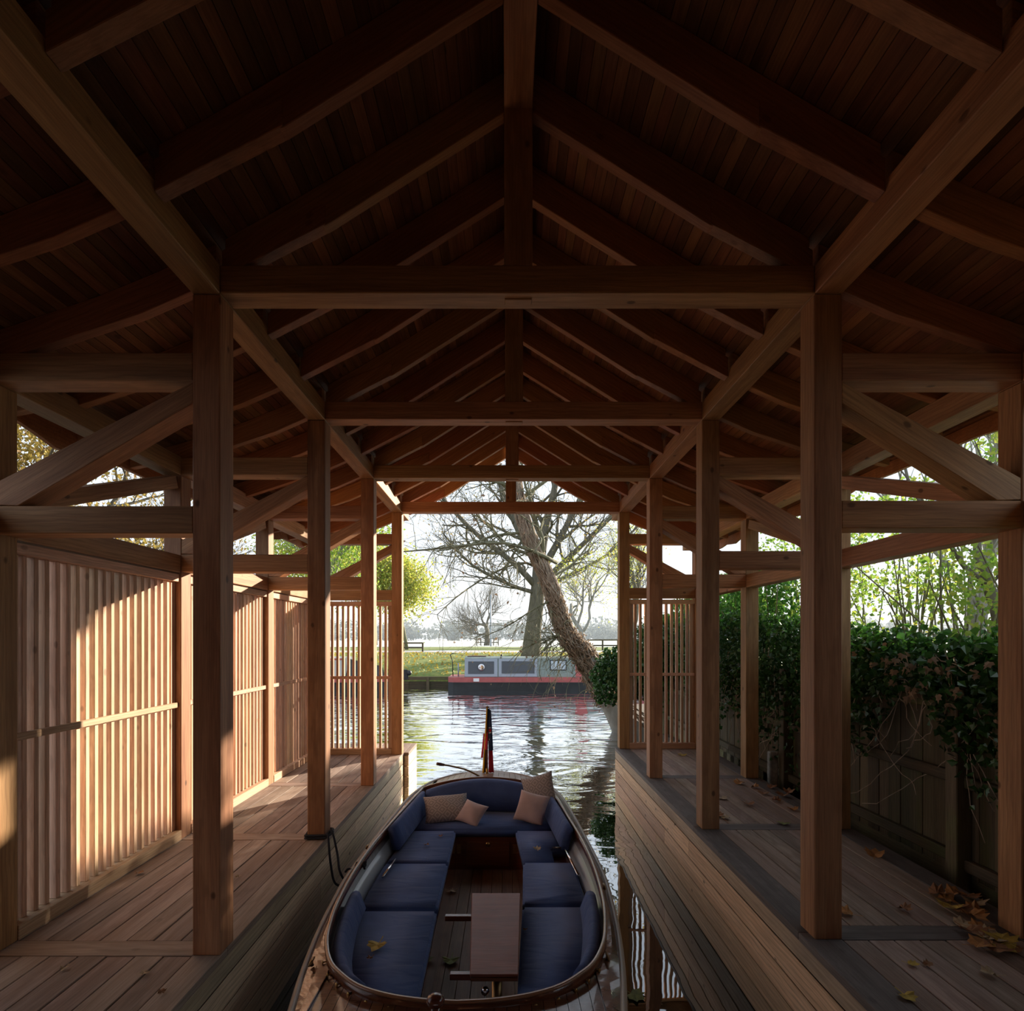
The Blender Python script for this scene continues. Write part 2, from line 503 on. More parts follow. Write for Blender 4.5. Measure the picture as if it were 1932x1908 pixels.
# decks
def deck(name, label, s, D, xi, xe, xo, y_end, edge_mat):
    root = thing(name, label, 'deck', ((xi + xo) / 2, FY[0], D - .1), kind='structure')
    xp = xi + s * PW
    xout = xo + s * (PW + .03)
    Y0 = -.3
    # long edge boards on the water side, cut between the frames
    cuts = [Y0] + [y + PW * .5 for y in FY] + ([y_end] if y_end > FY[-1] + .3 else [])
    if y_end <= FY[-1] + .3: cuts[-1] = y_end
    for c0, c1 in zip(cuts[:-1], cuts[1:]):
        a, b = sorted((xe, xp))
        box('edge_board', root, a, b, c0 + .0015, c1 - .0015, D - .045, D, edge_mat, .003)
        a, b = sorted((xo - s * .0, xout))
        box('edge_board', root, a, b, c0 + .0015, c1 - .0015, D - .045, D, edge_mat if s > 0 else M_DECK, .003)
    # cross boards at the frames, planks between
    n = 7
    w = (abs(xo - xp)) / n
    for i, y in enumerate(FY):
        a, b = sorted((xp + s * .001, xo - s * .001))
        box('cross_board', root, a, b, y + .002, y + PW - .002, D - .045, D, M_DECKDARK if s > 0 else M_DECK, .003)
        ya = y + PW + .002
        yb = (FY[i + 1] if i + 1 < len(FY) else y_end) - .003
        if yb - ya < .1: continue
        for j in range(n):
            x0 = xp + s * (j * w + .0035); x1 = xp + s * ((j + 1) * w - .0035)
            a, b = sorted((x0, x1))
            box('deck_plank', root, a, b, ya, yb, D - .034 - random.uniform(0, .002), D - random.uniform(0, .004), M_DECK, .003)
    for j in range(n):
        x0 = xp + s * (j * w + .0035); x1 = xp + s * ((j + 1) * w - .0035)
        a, b = sorted((x0, x1))
        box('deck_plank', root, a, b, Y0, FY[0] - .003, D - .034, D - random.uniform(0, .003), M_DECK, .003)
    # edge beam and boarded front down into the water
    z = D - .045
    a, b = sorted((xe + s * .003, xe + s * .14))
    box('edge_beam', root, a, b, Y0, y_end - .002, D - .155, z - .001, M_EDGE, .003)
    zt = D - .157
    for r in range(5):
        zb = zt - .163
        cuts = [Y0, random.uniform(1.5, 3.2), random.uniform(4.4, 7.0), y_end]
        for c0, c1 in zip(cuts[:-1], cuts[1:]):
            a, b = sorted((xe + s * .004, xe + s * .034))
            box('fascia_board', root, *sorted((xe + s * .004, xe + s * .012)), c0 + .0015, c1 - .0015, zb + .0, zt - .010, M_FASCIA if s < 0 else M_FASCIAW, .0015)
        zt = zb
    a, b = sorted((xe + s * .03, xe + s * .05))
    box('backing', root, a, b, Y0, y_end - .02, D - .98, D - .16, M_DARK, 0)  # near-black sheet stands in for shade in the gaps between fascia boards
    # river end and outer side closed with boards
    zt = D - .05
    for r in range(5):
        zb = zt - .165
        a, b = sorted((xe + s * .036, xout))
        box('end_board', root, a, b, y_end - .035, y_end - .003, zb + .004, zt, M_FASCIA, .003)
        zt = zb
    a, b = sorted((xout, xout - s * .03))
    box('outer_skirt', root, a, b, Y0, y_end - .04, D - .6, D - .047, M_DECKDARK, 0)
    return root
deck_l = deck('floor_left', 'long plank walkway on the screened side with sunlit far end', -1, DL, XLI, XLI + .004, XLO, 9.22, M_DECK)
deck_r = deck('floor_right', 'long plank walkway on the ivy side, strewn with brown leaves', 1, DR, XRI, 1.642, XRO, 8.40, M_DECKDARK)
# the far end of the left walkway is a little wider
box('edge_board', deck_l, XLI + .005, -1.497, FY[-1] + PW, 9.22, DL - .045, DL, M_DECK, .003)
for r in range(5):
    zt = DL - .047 - .165 * r
    box('fascia_board', deck_l, XLI + .008, -1.50, FY[-1] + PW, 9.22, zt - .156, zt, M_FASCIA, .004)

# back end behind the camera: planked landing, and a boarded wall added to keep the near roof dark
fb = thing('floor_back', 'plank landing joining both walkways behind the camera', 'deck', (CX, -.8, DR - .1), kind='structure')
for j in range(6):
    box('deck_plank', fb, XLO - .15, XRO + .15, -1.25 + j * .152, -1.103 + j * .152, DR - .045, DR - .003, M_DECK, .003)
wb = thing('wall_back', 'boarded end wall behind the camera', 'wall', (CX, -1.3, DR), kind='structure')
x = XLO - .15
while x < XRO + .15:
    zt = soff(min(3.4, abs(x + .1 - CX))) - .02
    box('wall_board', wb, x, x + .198, -1.30, -1.27, DR - .04, zt, M_ROOF, .002)
    x += .2

# slatted screens
def screen(label, p0, p1, inward, zb, zt, zm, group='slatted timber screens'):
    """p0, p1: ends (x, y) of the panel's centre line; inward: unit vector to the walkway"""
    p0, p1, inw = Vector((*p0, 0)), Vector((*p1, 0)), Vector((*inward, 0))
    d = (p1 - p0); L = d.length; d.normalize()
    root = thing('slatted_screen', label, 'screen', ((p0.x + p1.x) / 2, (p0.y + p1.y) / 2, zb), group)
    def bar(name, a, b, z0, z1, off, th):
        q0 = p0 + d * a + inw * off; q1 = p0 + d * b + inw * off
        zc = (z0 + z1) / 2
        if (b - a) > (z1 - z0):
            return beam(name, root, (q0.x, q0.y, zc), (q1.x, q1.y, zc), th, z1 - z0, M_SLAT, .003)
        m = (q0 + q1) / 2
        up = inw
        return beam(name, root, (m.x, m.y, z0), (m.x, m.y, z1), b - a, th, M_SLAT, .002, up=up) if False else \
            obj(name, boxmesh(z1 - z0, th, b - a, M_SLAT, .002), root, T(m.x, m.y, zc) @ Matrix((Vector((0, 0, 1)), inw, Vector((0, 0, 1)).cross(inw))).transposed().to_4x4())
    bar('bottom_rail', .001, L - .001, zb, zb + .085, .03, .10)
    bar('top_rail', .001, L - .001, zt - .065, zt, .02, .08)
    bar('stile', .002, .062, zb + .086, zt - .066, 0, .05)
    bar('stile', L - .062, L - .002, zb + .086, zt - .066, 0, .05)
    n = int(round((L - .124) / .0815))
    for i in range(n):
        c = .062 + (L - .124) * (i + .5) / n + random.uniform(-.002, .002)
        bar('slat', c - .017, c + .017, zb + .086, zt - .066, random.uniform(-.002, .002), .052)
    bar('mid_rail', .004, L - .004, zm - .022, zm + .022, .041, .026)
    return root
bn = ['slatted screen beside the camera, at the edge of view', 'largest slatted screen, nearest, half in sunlight', 'middle slatted screen on the left side, behind the roped post',  # first one is out of view, added to block light from the left
      'far slatted screen on the left side, next to the river end']
for i in range(4):
    screen(bn[i], (XLO - .075, FY[i] + PW), (XLO - .075, FY[i + 1]), (1, 0), DL, .556, -.575)
screen('see-through slatted screen facing the camera at the left end of the boathouse', (XLO, FY[4] + .08), (XLI - PW, FY[4] + .08), (0, -1), DL, .556, -.59)
screen('see-through slatted screen facing the camera with ivy behind it', (XRI + PW, FY[4] + .08), (XRO, FY[4] + .08), (0, -1), DR, .585, -.54)
# ------------------------------------------------------------------ the launch
def gloss_wood(name, c, c2, rough=.22, coat=.8):
    m = wood(name, c, c2, rough=rough, vary=.1, knots=0, fine=.25, spec=.5, stain=.2)
    p = m.node_tree.nodes['Principled BSDF']
    p.inputs['Coat Weight'].default_value = coat
    p.inputs['Coat Roughness'].default_value = .06
    return m
M_MAHOG = gloss_wood('varnished_mahogany', (.17, .045, .022), (.10, .024, .012))
M_DECKV = gloss_wood('varnished_deck_mahogany', (.21, .085, .042), (.13, .05, .026), rough=.25)
M_TABLE = gloss_wood('table_mahogany', (.28, .10, .055), (.21, .07, .04), rough=.4, coat=.05)
M_TABLE.node_tree.nodes['Principled BSDF'].inputs['Specular IOR Level'].default_value = .3
M_SOLE = wood('teak_sole', (.24, .155, .105), (.165, .10, .068), rough=.55, knots=0, vary=.12)
M_AFT = gloss_wood('aft_deck_mahogany', (.36, .22, .15), (.27, .15, .10), rough=.4, coat=.2)
M_RUB = plain('pale_rubbing_strake', (.42, .36, .30), .35)
M_LINING = plain('grey_painted_lining', (.42, .47, .52), .35, coat=.3)
M_HULL = plain('dark_painted_hull', (.03, .018, .015), .25, coat=.5)
M_CHROME = plain('chrome', (.75, .75, .76), .12, metal=1.0)
M_BRASS = plain('brass', (.55, .38, .14), .3, metal=1.0)
M_BRONZE = plain('dull_bronze', (.30, .19, .09), .4, metal=1.0)
M_ROPE = plain('navy_rope', (.018, .02, .03), .8, bump=.6, bscale=250)
M_SEAM = plain('black_caulking', (.015, .012, .01), .8)

def fabric(name, c, wr=.35):
    m, nt, p = newmat(name)
    L = nt.links.new
    tc = nd(nt, 'ShaderNodeTexCoord')
    n0 = nd(nt, 'ShaderNodeTexNoise', inp={'Scale': 5.0, 'Detail': 3.0})
    L(tc.outputs['Object'], n0.inputs['Vector'])
    r = ramp(nt, [(.3, tuple(x * .86 for x in c)), (.7, tuple(x * 1.14 for x in c))], n0.outputs['Fac'])
    # lint and dust specks
    vo = nd(nt, 'ShaderNodeTexVoronoi', inp={'Scale': 26.0})
    L(tc.outputs['Object'], vo.inputs['Vector'])
    kr = nd(nt, 'ShaderNodeMapRange', inp={'From Min': .05, 'From Max': .09, 'To Min': .55, 'To Max': 0.0})
    L(vo.outputs['Distance'], kr.inputs[0])
    col = mixc(nt, r.outputs[0], (.35, .36, .36), kr.outputs[0])
    L(col, p.inputs['Base Color'])
    p.inputs['Roughness'].default_value = .8
    p.inputs['Sheen Weight'].default_value = .15
    p.inputs['Specular IOR Level'].default_value = .2
    mp = nd(nt, 'ShaderNodeMapping', inp={'Scale': (3.0, 11.0, 6.0)})
    L(tc.outputs['Object'], mp.inputs['Vector'])
    n = nd(nt, 'ShaderNodeTexNoise', inp={'Scale': 1.0, 'Detail': 2.0, 'Distortion': .7})
    L(mp.outputs[0], n.inputs['Vector'])
    b = nd(nt, 'ShaderNodeBump', inp={'Strength': wr, 'Distance': .03})
    L(n.outputs['Fac'], b.inputs['Height']); L(b.outputs[0], p.inputs['Normal'])
    return m
M_NAVY = fabric('navy_canvas', (.07, .122, .30))
M_PINK = fabric('pale_pink_linen', (.56, .43, .41), .15)

def patterned(name):
    m, nt, p = newmat(name)
    L = nt.links.new
    tc = nd(nt, 'ShaderNodeTexCoord')
    sx = nd(nt, 'ShaderNodeSeparateXYZ'); L(tc.outputs['Object'], sx.inputs[0])
    def tri(sock, k):
        a = nd(nt, 'ShaderNodeMath', operation='MULTIPLY', inp={1: k}); L(sock, a.inputs[0])
        b = nd(nt, 'ShaderNodeMath', operation='PINGPONG', inp={1: .5}); L(a.outputs[0], b.inputs[0])
        return b.outputs[0]
    s = nd(nt, 'ShaderNodeMath', operation='ADD'); L(tri(sx.outputs[0], 9.0), s.inputs[0]); L(tri(sx.outputs[1], 9.0), s.inputs[1])
    m3 = nd(nt, 'ShaderNodeMath', operation='MULTIPLY', inp={1: 3.0}); L(s.outputs[0], m3.inputs[0])
    f = nd(nt, 'ShaderNodeMath', operation='FRACT'); L(m3.outputs[0], f.inputs[0])
    r = ramp(nt, [(.0, (.33, .295, .28)), (.55, (.33, .295, .28)), (.62, (.50, .45, .42)), (.92, (.50, .45, .42)), (1.0, (.33, .295, .28))], f.outputs[0])
    L(r.outputs[0], p.inputs['Base Color'])
    p.inputs['Roughness'].default_value = .85
    p.inputs['Specular IOR Level'].default_value = .2
    return m
M_PATT = patterned('grey_diamond_weave')

BX = -.25                                  # middle line of the launch
HULLW = [(1.22, 0.0), (1.32, .16), (1.55, .36), (1.9, .55), (2.4, .745), (2.85, .845), (3.2, .91), (3.6, .965), (4.0, 1.0), (4.5, 1.025), (5.3, .995), (6.0, .95), (6.6, .885), (7.1, .74), (7.4, .52), (7.55, .28), (7.62, 0.0)]
COAM = [(2.774, 0.0), (2.79, .18), (2.83, .36), (2.90, .52), (3.0, .64), (3.12, .74), (3.3, .82), (3.5, .87), (3.85, .92), (4.38, .945), (4.99, .93), (5.81, .86), (6.45, .80), (6.72, .765)]
def sheer(y):
    return -1.92 + (.10 * ((4.5 - y) / 3.2) ** 2 if y < 4.5 else .075 * ((y - 4.5) / 3.0) ** 2)
def stern_arc(x): return 6.80 - .06 * (x / .765) ** 2
def arch(p):
    return .115 * max(0.0, 1 - ((p[0] - BX) / .78) ** 2) * min(1.0, max(0.0, (p[1] - 6.45) / .25))
CTOP = -1.82
hullw = lambda y: interp([(p.x, p.y) for p in HS], y)
HS = smooth_tab([(a, b) for a, b in HULLW], 120)
CS = smooth_tab([(a, b) for a, b in COAM], 90)
coam = lambda y: max(0.0, interp([(p.x, max(0, p.y)) for p in CS], y))
launch = thing('launch', 'open varnished mahogany launch with navy blue cushions moored between the walkways', 'boat', (BX, 4.4, -2.9))

# coaming outline: bow centre -> right side -> stern -> left side (closed)
right = [(max(0, p.y), p.x) for p in CS]
arc = [(x, stern_arc(x)) for x in np.linspace(.70, 0, 9)]
half = right + arc
OUT = [(BX + x, y) for x, y in half] + [(BX - x, y) for x, y in half[::-1][1:-1]]
OUT = [Vector(p) for p in OUT]
# drop near-duplicates
o2 = [OUT[0]]
for p in OUT[1:]:
    if (p - o2[-1]).length > .012: o2.append(p)
OUT = o2
NO = len(OUT)
def onrm(i):
    t = (OUT[(i + 1) % NO] - OUT[i - 1]).normalized()
    n = Vector((t.y, -t.x))
    c = OUT[i] - Vector((BX, 4.6))
    return n if n.dot(c) > 0 else -n
def ring(name, prof, mat, parent=launch, sel=None, smooth=True, closed=True):
    """prof: list of (offset outward, z) swept round the coaming outline"""
    v, f = [], []
    ids = list(range(NO)) if sel is None else sel
    for i in ids:
        n = onrm(i)
        for o, z in prof:
            zz = (z(OUT[i].y) if callable(z) else z + arch(OUT[i]) if z > -1.9 else z)
            v.append((OUT[i].x + n.x * o, OUT[i].y + n.y * o, zz))
    m = len(prof)
    K = len(ids)
    for a in range(K if sel is None else K - 1):
        b = (a + 1) % K
        for q in range(m if closed else m - 1):
            f.append((a * m + q, a * m + (q + 1) % m, b * m + (q + 1) % m, b * m + q))
    if sel is not None and closed:
        f.append(tuple(range(m))[::-1]); f.append(tuple((K - 1) * m + q for q in range(m)))
    bm = bmesh.new()
    bv = [bm.verts.new(x) for x in v]
    for ff in f:
        try: bm.faces.new([bv[k] for k in ff])
        except ValueError: pass
    me = from_bm(bm, mat, smooth)
    return obj(name, me, parent)

# hull shell
v, f = [], []
ys = sorted(set([round(p.x, 4) for p in HS]))
st = []
for y in ys:
    w = max(0.004, hullw(y)); zs = sheer(y)
    t = (y - 1.22) / 6.4
    sec = [(1.0, zs), (1.0, zs - .05), (.985, zs - .2), (.95, -2.36), (.86, -2.50), (.5, -2.68), (.02, -2.78 if .08 < t < .95 else -2.5)]
    st.append([(BX + w * a, y, z) for a, z in sec] + [(BX - w * a, y, z) for a, z in sec[::-1]])
m = len(st[0])
for s_ in st: v += s_
for i in range(len(st) - 1):
    for q in range(m - 1):
        f.append((i * m + q, i * m + q + 1, (i + 1) * m + q + 1, (i + 1) * m + q))
hull = obj('hull', mesh(v, f, M_HULL, True), launch)
# rubbing strake round the sheer
def sheer_line(s):
    return [(BX + s * (max(0, hullw(y)) + .008), y, sheer(y) + .002) for y in ys]
for s in (-1, 1):
    tube_obj('rubbing_strake', launch, sheer_line(s), .019, M_RUB, 8)
# side decks
for s in (-1, 1):
    v, f = [], []
    yy = [y for y in np.linspace(2.44, 6.7, 60)]
    for y in yy:
        a, b = (coam(y) + .008 if y > 3.14 else .75), hullw(y) - .005
        b = max(b, a + .004)
        v += [(BX + s * a, y, sheer(y) + .03), (BX + s * (a + b) / 2, y, sheer(y) + .022), (BX + s * b, y, sheer(y) + .006), (BX + s * b, y, sheer(y) - .02), (BX + s * a, y, sheer(y) - .02)]
    for i in range(len(yy) - 1):
        for q in range(5):
            f.append((5 * i + q, 5 * i + (q + 1) % 5, 5 * i + 5 + (q + 1) % 5, 5 * i + 5 + q))
    bm = bmesh.new(); bv = [bm.verts.new(x) for x in v]
    for ff in f: bm.faces.new([bv[k] for k in ff])
    obj('side_deck', from_bm(bm, M_DECKV), launch)
# fore deck and aft deck: margin plate plus planks
def bow_arc(x):        # coaming y at half breadth x, bow side
    return interp([(max(0, p.y), p.x) for p in CS if p.x < 4.3], abs(x))
def hull_y(x, bow):
    pts = [(max(0, p.y), p.x) for p in HS if (p.x < 4.3) == bow]
    if not bow: pts = pts[::-1]
    return interp(pts, abs(x))
def deck_strip(name, x0, x1, ya, yb, mat, crown=.03, n=7):
    v, f = [], []
    for i in range(n + 1):
        for x in (x0, x1):
            A, B = ya(x), yb(x)
            y = A + (B - A) * i / n
            ar = arch((BX + x, A)) * (1 - i / n) if A > 6 else 0
            w = max(.2, hullw(min(7.5, max(1.4, y))))
            z = sheer(y) + .008 + crown * max(0, 1 - (x / w) ** 2) + ar
            v.append((BX + x, y, z))
    k = len(v)
    v += [(a, b, c - .012) for a, b, c in v]
    for i in range(n):
        a = 2 * i
        f += [(a, a + 1, a + 3, a + 2), (k + a, k + a + 2, k + a + 3, k + a + 1), (a, a + 2, k + a + 2, k + a), (a + 1, k + a + 1, k + a + 3, a + 3)]
    f += [(0, k, k + 1, 1), (2 * n, 2 * n + 1, k + 2 * n + 1, k + 2 * n)]
    bm = bmesh.new(); bv = [bm.verts.new(q) for q in v]
    for ff in f: bm.faces.new([bv[j] for j in ff])
    return obj(name, from_bm(bm, mat), launch)
xs = np.linspace(-.72, .72, 21)
for a, b in zip(xs[:-1], xs[1:]):
    if max(abs(a), abs(b)) > .69: continue
    deck_strip('aft_deck_plank', a + .0015, b - .0015, lambda x: stern_arc(x) + .02, lambda x: hull_y(x, False) - .02, M_AFT)
xs = np.linspace(-.75, .75, 25)
for a, b in zip(xs[:-1], xs[1:]):
    deck_strip('fore_deck_plank', a + .0015, b - .0015, lambda x: hull_y(x, True) + .02, lambda x: max(hull_y(x, True) + .03, bow_arc(x) - .012), M_DECKV)
for s in (-1, 1):      # quarter pieces closing the stern corners
    deck_strip('aft_deck_margin', *sorted((s * .69, s * .765)), lambda x: 6.66, lambda x: hull_y(x, False) - .01, M_DECKV)
# under-deck so that no gap shows between planks
v = [(BX + s * max(0, hullw(y) - .01), y, sheer(y) - .006) for s in (1,) for y in np.linspace(1.25, 2.78, 20)] + [(BX - max(0, hullw(y) - .01), y, sheer(y) - .006) for y in np.linspace(2.78, 1.25, 20)]
obj('deck_caulking', mesh(v, [tuple(range(len(v)))], M_SEAM), launch)
v = [(BX + x, hull_y(x, False) - .015, sheer(7.3) - .012) for x in np.linspace(-.7, .7, 20)] + [(BX + x, 6.95, sheer(7.0) - .012) for x in np.linspace(.7, -.7, 20)]
obj('deck_caulking', mesh(v, [tuple(range(len(v)))], M_SEAM), launch)

# coaming with a capping, grey lining below
ring('coaming', [(-.004, CTOP), (.012, CTOP), (.014, lambda y: sheer(y) - .01), (-.008, lambda y: sheer(y) - .035)], M_MAHOG)
ring('coaming_capping', [(-.009, CTOP - .004), (-.006, CTOP + .006), (.012, CTOP + .007), (.017, CTOP - .003), (.013, CTOP - .008), (-.006, CTOP - .009)], gloss_wood('capping_mahogany', (.36, .17, .09), (.27, .115, .06), rough=.3))
ring('lining', [(-.008, lambda y: sheer(y) - .034), (.012, lambda y: sheer(y) - .034), (-.03, -2.455), (-.085, -2.455), (-.055, -2.04)], M_LINING)
# bronze studs on the outside of the coaming
sr = [i for i in range(NO) if OUT[i].y < 3.4]
for k in range(0, NO):
    p = OUT[k]
    if p.y < 3.25 and k % 5 == 0:
        n = onrm(k)
        lathe('stud', launch, [(.004, 0), (.004, .016), (.011, .017), (.011, .022)], (p.x + n.x * .013, p.y + n.y * .013, -1.868), M_BRASS, 8, axis=(n.x, n.y, 0))
# sole
x0, x1 = -.56, .16
npl = 7
for j in range(npl):
    a = x0 + (x1 - x0) * j / npl; b = x0 + (x1 - x0) * (j + 1) / npl
    box('sole_plank', launch, a + .0015, b - .0015, 2.9, 5.9, -2.475, -2.45, M_SOLE, .002)
box('sole_caulking', launch, x0 - .05, x1 + .05, 2.88, 5.9, -2.50, -2.476, M_SEAM, 0)
# seat bases and fronts
LI = [(5.9, -.538), (5.0, -.53), (4.1, -.52), (2.8, -.49)][::-1]
RI = [(5.9, .088), (5.6, .11), (5.0, .149), (4.19, .119), (3.15, .06), (2.8, .03)][::-1]
def poly_slab(name, pts, z0, z1, mat, bev=0.0, seg=2, parent=launch, smooth=False, crown=0.0):
    c = Vector((sum(p[0] for p in pts) / len(pts), sum(p[1] for p in pts) / len(pts)))
    bm = bmesh.new()
    vs = [bm.verts.new((p[0] - c.x, p[1] - c.y, z0)) for p in pts]
    fc = bm.faces.new(vs)
    r = bmesh.ops.extrude_face_region(bm, geom=[fc])
    bmesh.ops.translate(bm, vec=(0, 0, z1 - z0), verts=[q for q in r['geom'] if isinstance(q, bmesh.types.BMVert)])
    bmesh.ops.recalc_face_normals(bm, faces=bm.faces)
    if bev:
        ed = [e for e in bm.edges if len(e.link_faces) == 2 and e.calc_face_angle(0) > .6]
        bmesh.ops.bevel(bm, geom=ed, offset=bev, segments=seg, affect='EDGES')
    return obj(name, from_bm(bm, mat, smooth), parent, T(c.x, c.y, 0))
def side_pts(s, ya, yb, inner, gap=.055, n=10, trim=0):
    out = []
    for y in np.linspace(ya, yb, n):
        xo = BX + s * (coam(y) - gap)
        xi = interp(inner, y)
        if s * (xo - xi) > .03: out.append((xo, xi, y))
    return [(o, y) for o, i, y in out] + [(i, y) for o, i, y in out[::-1]]
for s, inner in ((-1, LI), (1, RI)):
    poly_slab('seat_base', side_pts(s, 2.86, 5.86, inner, .03, 24), -2.13, -2.105, M_MAHOG)
    pts = [(interp(inner, y), y) for y in np.linspace(2.86, 5.86, 12)]
    w = [(x + s * .025, y) for x, y in pts]
    poly_slab('seat_front', pts + w[::-1], -2.449, -2.131, M_MAHOG)
SEATZ0, SEATZ1 = -2.104, -2.025
cush = [('left', -1, LI, [(2.86, 4.125), (4.14, 4.98), (4.995, 5.835)]), ('right', 1, RI, [(2.90, 4.185), (4.20, 5.0), (5.015, 5.835)])]
for nm, s, inner, segs in cush:
    for k, (ya, yb) in enumerate(segs):
        pts = side_pts(s, ya, yb, inner, .085 if k else .10, 12)
        if s > 0 and k == 2:
            # notch in the far right cushion for the lever
            xo = max(p[0] for p in pts)
            pts = [(interp(inner, ya), ya), (xo - .16, ya), (xo - .16, ya + .30), (xo - .02, ya + .30), (xo - .05, yb), (interp(inner, yb), yb)]
        poly_slab('seat_cushion', pts, SEATZ0, SEATZ1 + (.004 if k == 1 else 0), M_NAVY, .018, 3, smooth=True)
# stern seat, its locker front and backrest
sx0, sx1 = BX - .80, BX + .79
poly_slab('stern_cushion', [(sx0, 5.85), (sx1, 5.85), (sx1 - .02, 6.36), (BX + .55, 6.42), (BX, 6.47), (BX - .55, 6.42), (sx0 + .02, 6.36)], SEATZ0 + .003, SEATZ1 + .006, M_NAVY, .018, 3, smooth=True)
poly_slab('stern_seat_base', [(sx0, 5.86), (sx1, 5.86), (sx1, 6.5), (sx0, 6.5)], -2.13, -2.105, M_MAHOG)
lk = box('locker_front', launch, -.60, .18, 5.862, 5.885, -2.45, -2.128, M_MAHOG, .003)
box('locker_door', lk, -.43, .03, 5.853, 5.861, -2.42, -2.15, M_MAHOG, .003)
lathe('maker_plate', lk, [(.001, 0), (.024, 0), (.024, .003), (.001, .003)], (-.20, 5.853, -2.18), M_BRASS, 20, axis=(0, -1, 0))
for xx in (-.505, .085):
    for q in range(7):
        box('vent_slot', lk, xx - .02, xx + .02, 5.857, 5.862, -2.19 - q * .014, -2.184 - q * .014, M_BRASS, 0)
# backrests
def bolster(name, pts_out, thick, z0, z1, lean=0.0, lab=None):
    """cushion standing along the line pts (x, y), thickness to the inside"""
    v = []
    n = len(pts_out)
    P = [Vector(p) for p in pts_out]
    bm = bmesh.new()
    rings = []
    for i, p in enumerate(P):
        t = (P[min(i + 1, n - 1)] - P[max(i - 1, 0)]).normalized()
        nn = Vector((-t.y, t.x))
        c = Vector((BX, 4.6)) - p
        if nn.dot(c) < 0: nn = -nn
        r = .025
        prof = [(0 + lean, z0), (thick + lean - r * .5, z0), (thick + lean, z0 + r), (thick * .9, z1 - r), (thick * .75, z1 - .004), (thick * .5, z1 + .004), (thick * .2, z1 - .004), (.0, z1 - r)]
        rings.append([bm.verts.new((p.x + nn.x * o, p.y + nn.y * o, z)) for o, z in prof])
    m = len(rings[0])
    for i in range(n - 1):
        for q in range(m):
            bm.faces.new((rings[i][q], rings[i][(q + 1) % m], rings[i + 1][(q + 1) % m], rings[i + 1][q]))
    bm.faces.new(rings[0][::-1]); bm.faces.new(rings[-1])
    return obj(name, from_bm(bm, M_NAVY, True), launch)
for s in (-1, 1):
    bolster('side_backrest', [(BX + s * (coam(y) - .022), y) for y in np.linspace(5.28, 6.52, 8)], .075, SEATZ1 + .004, -1.80, .05)
    bolster('fore_backrest', [(BX + s * (coam(y) - .03), y) for y in np.linspace(2.95 if s < 0 else 3.1, 4.09, 14)], .085, SEATZ1 + .004, -1.868, .03)
# stern backrest, sloping
v, f = [], []
K = 18
for i in range(K + 1):
    x = -.70 + 1.40 * i / K
    yt = 6.66 - .10 * (x / .7) ** 2; yb = 6.46 - .10 * (x / .7) ** 2
    zt = -1.80 + .115 * (1 - (x / .72) ** 2)
    v += [(BX + x, yt, zt), (BX + x, yt + .03, zt - .02), (BX + x, yb + .12, SEATZ1), (BX + x, yb, SEATZ1 + .008), (BX + x, yt - .09, zt - .03), (BX + x, yt - .06, zt - .004)]
m = 6
for i in range(K):
    for q in range(m): f.append((i * m + q, i * m + (q + 1) % m, (i + 1) * m + (q + 1) % m, (i + 1) * m + q))
f += [tuple(range(m)), tuple(K * m + q for q in range(m))[::-1]]
bm = bmesh.new(); bv = [bm.verts.new(q) for q in v]
for ff in f: bm.faces.new([bv[j] for j in ff])
obj('stern_backrest', from_bm(bm, M_NAVY, True), launch)
# chrome boathook rods beside the cushions
for s, a, b in ((-1, at(722, 1655, -2.0), at(746, 1622, -1.99)), (1, at(1052, 1574, -1.99), at(1091, 1652, -1.99))):
    tube_obj('chrome_rod', launch, [a, (a + b) / 2, b], .011, M_CHROME)
tube_obj('lever', launch, [at(1043, 1600, -2.0), at(1058, 1600, -1.97)], .009, M_HULL)
# tiller
tl = smooth_tab([at(918, 1470, -1.80), at(905, 1465, None, 7.05), at(880, 1453, None, 6.95), at(852, 1446, None, 6.85), at(838, 1443.5, None, 6.8)], 20)
til = tube_obj('tiller', launch, tl, .011, M_BRONZE)
a, b = tl[-1], tl[-1] + (tl[-1] - tl[-3]).normalized() * .10
tube_obj('tiller_grip', til, [a, a + (b - a) * .5, b], [.016, .021, .018], M_MAHOG)
lathe('rudder_head', launch, [(.03, 0), (.03, .03), (.018, .05), (.018, .09)], (at(918, 1472, -1.83).x, at(918, 1472, -1.83).y, -1.845), M_BRASS, 12)
# samson post on the fore deck
sp = lathe('samson_post', launch, [(.026, -.02), (.022, .05), (.021, .28)], (-.315, 2.45, -1.90), M_MAHOG, 14)
lathe('post_cap', sp, [(.01, 0), (.036, .006), (.041, .022), (.034, .040), (.012, .048)], (-.315, 2.45, -1.625), M_MAHOG, 18)
# cleats
for px, py, z in ((648, 1690, -1.885), (588, 1822, -1.88), (1140, 1678, -1.885), (1146, 1812, -1.88), (736, 1560, -1.87), (693, 1602, -1.88)):
    p = at(px, py, z)
    cl = lathe('cleat', launch, [(.014, 0), (.009, .012), (.009, .022)], p, M_BRONZE, 10)
    tube_obj('cleat_horn', cl, [p + Vector((0, -.045, .022)), p + Vector((0, 0, .026)), p + Vector((0, .045, .022))], [.006, .009, .006], M_BRONZE)

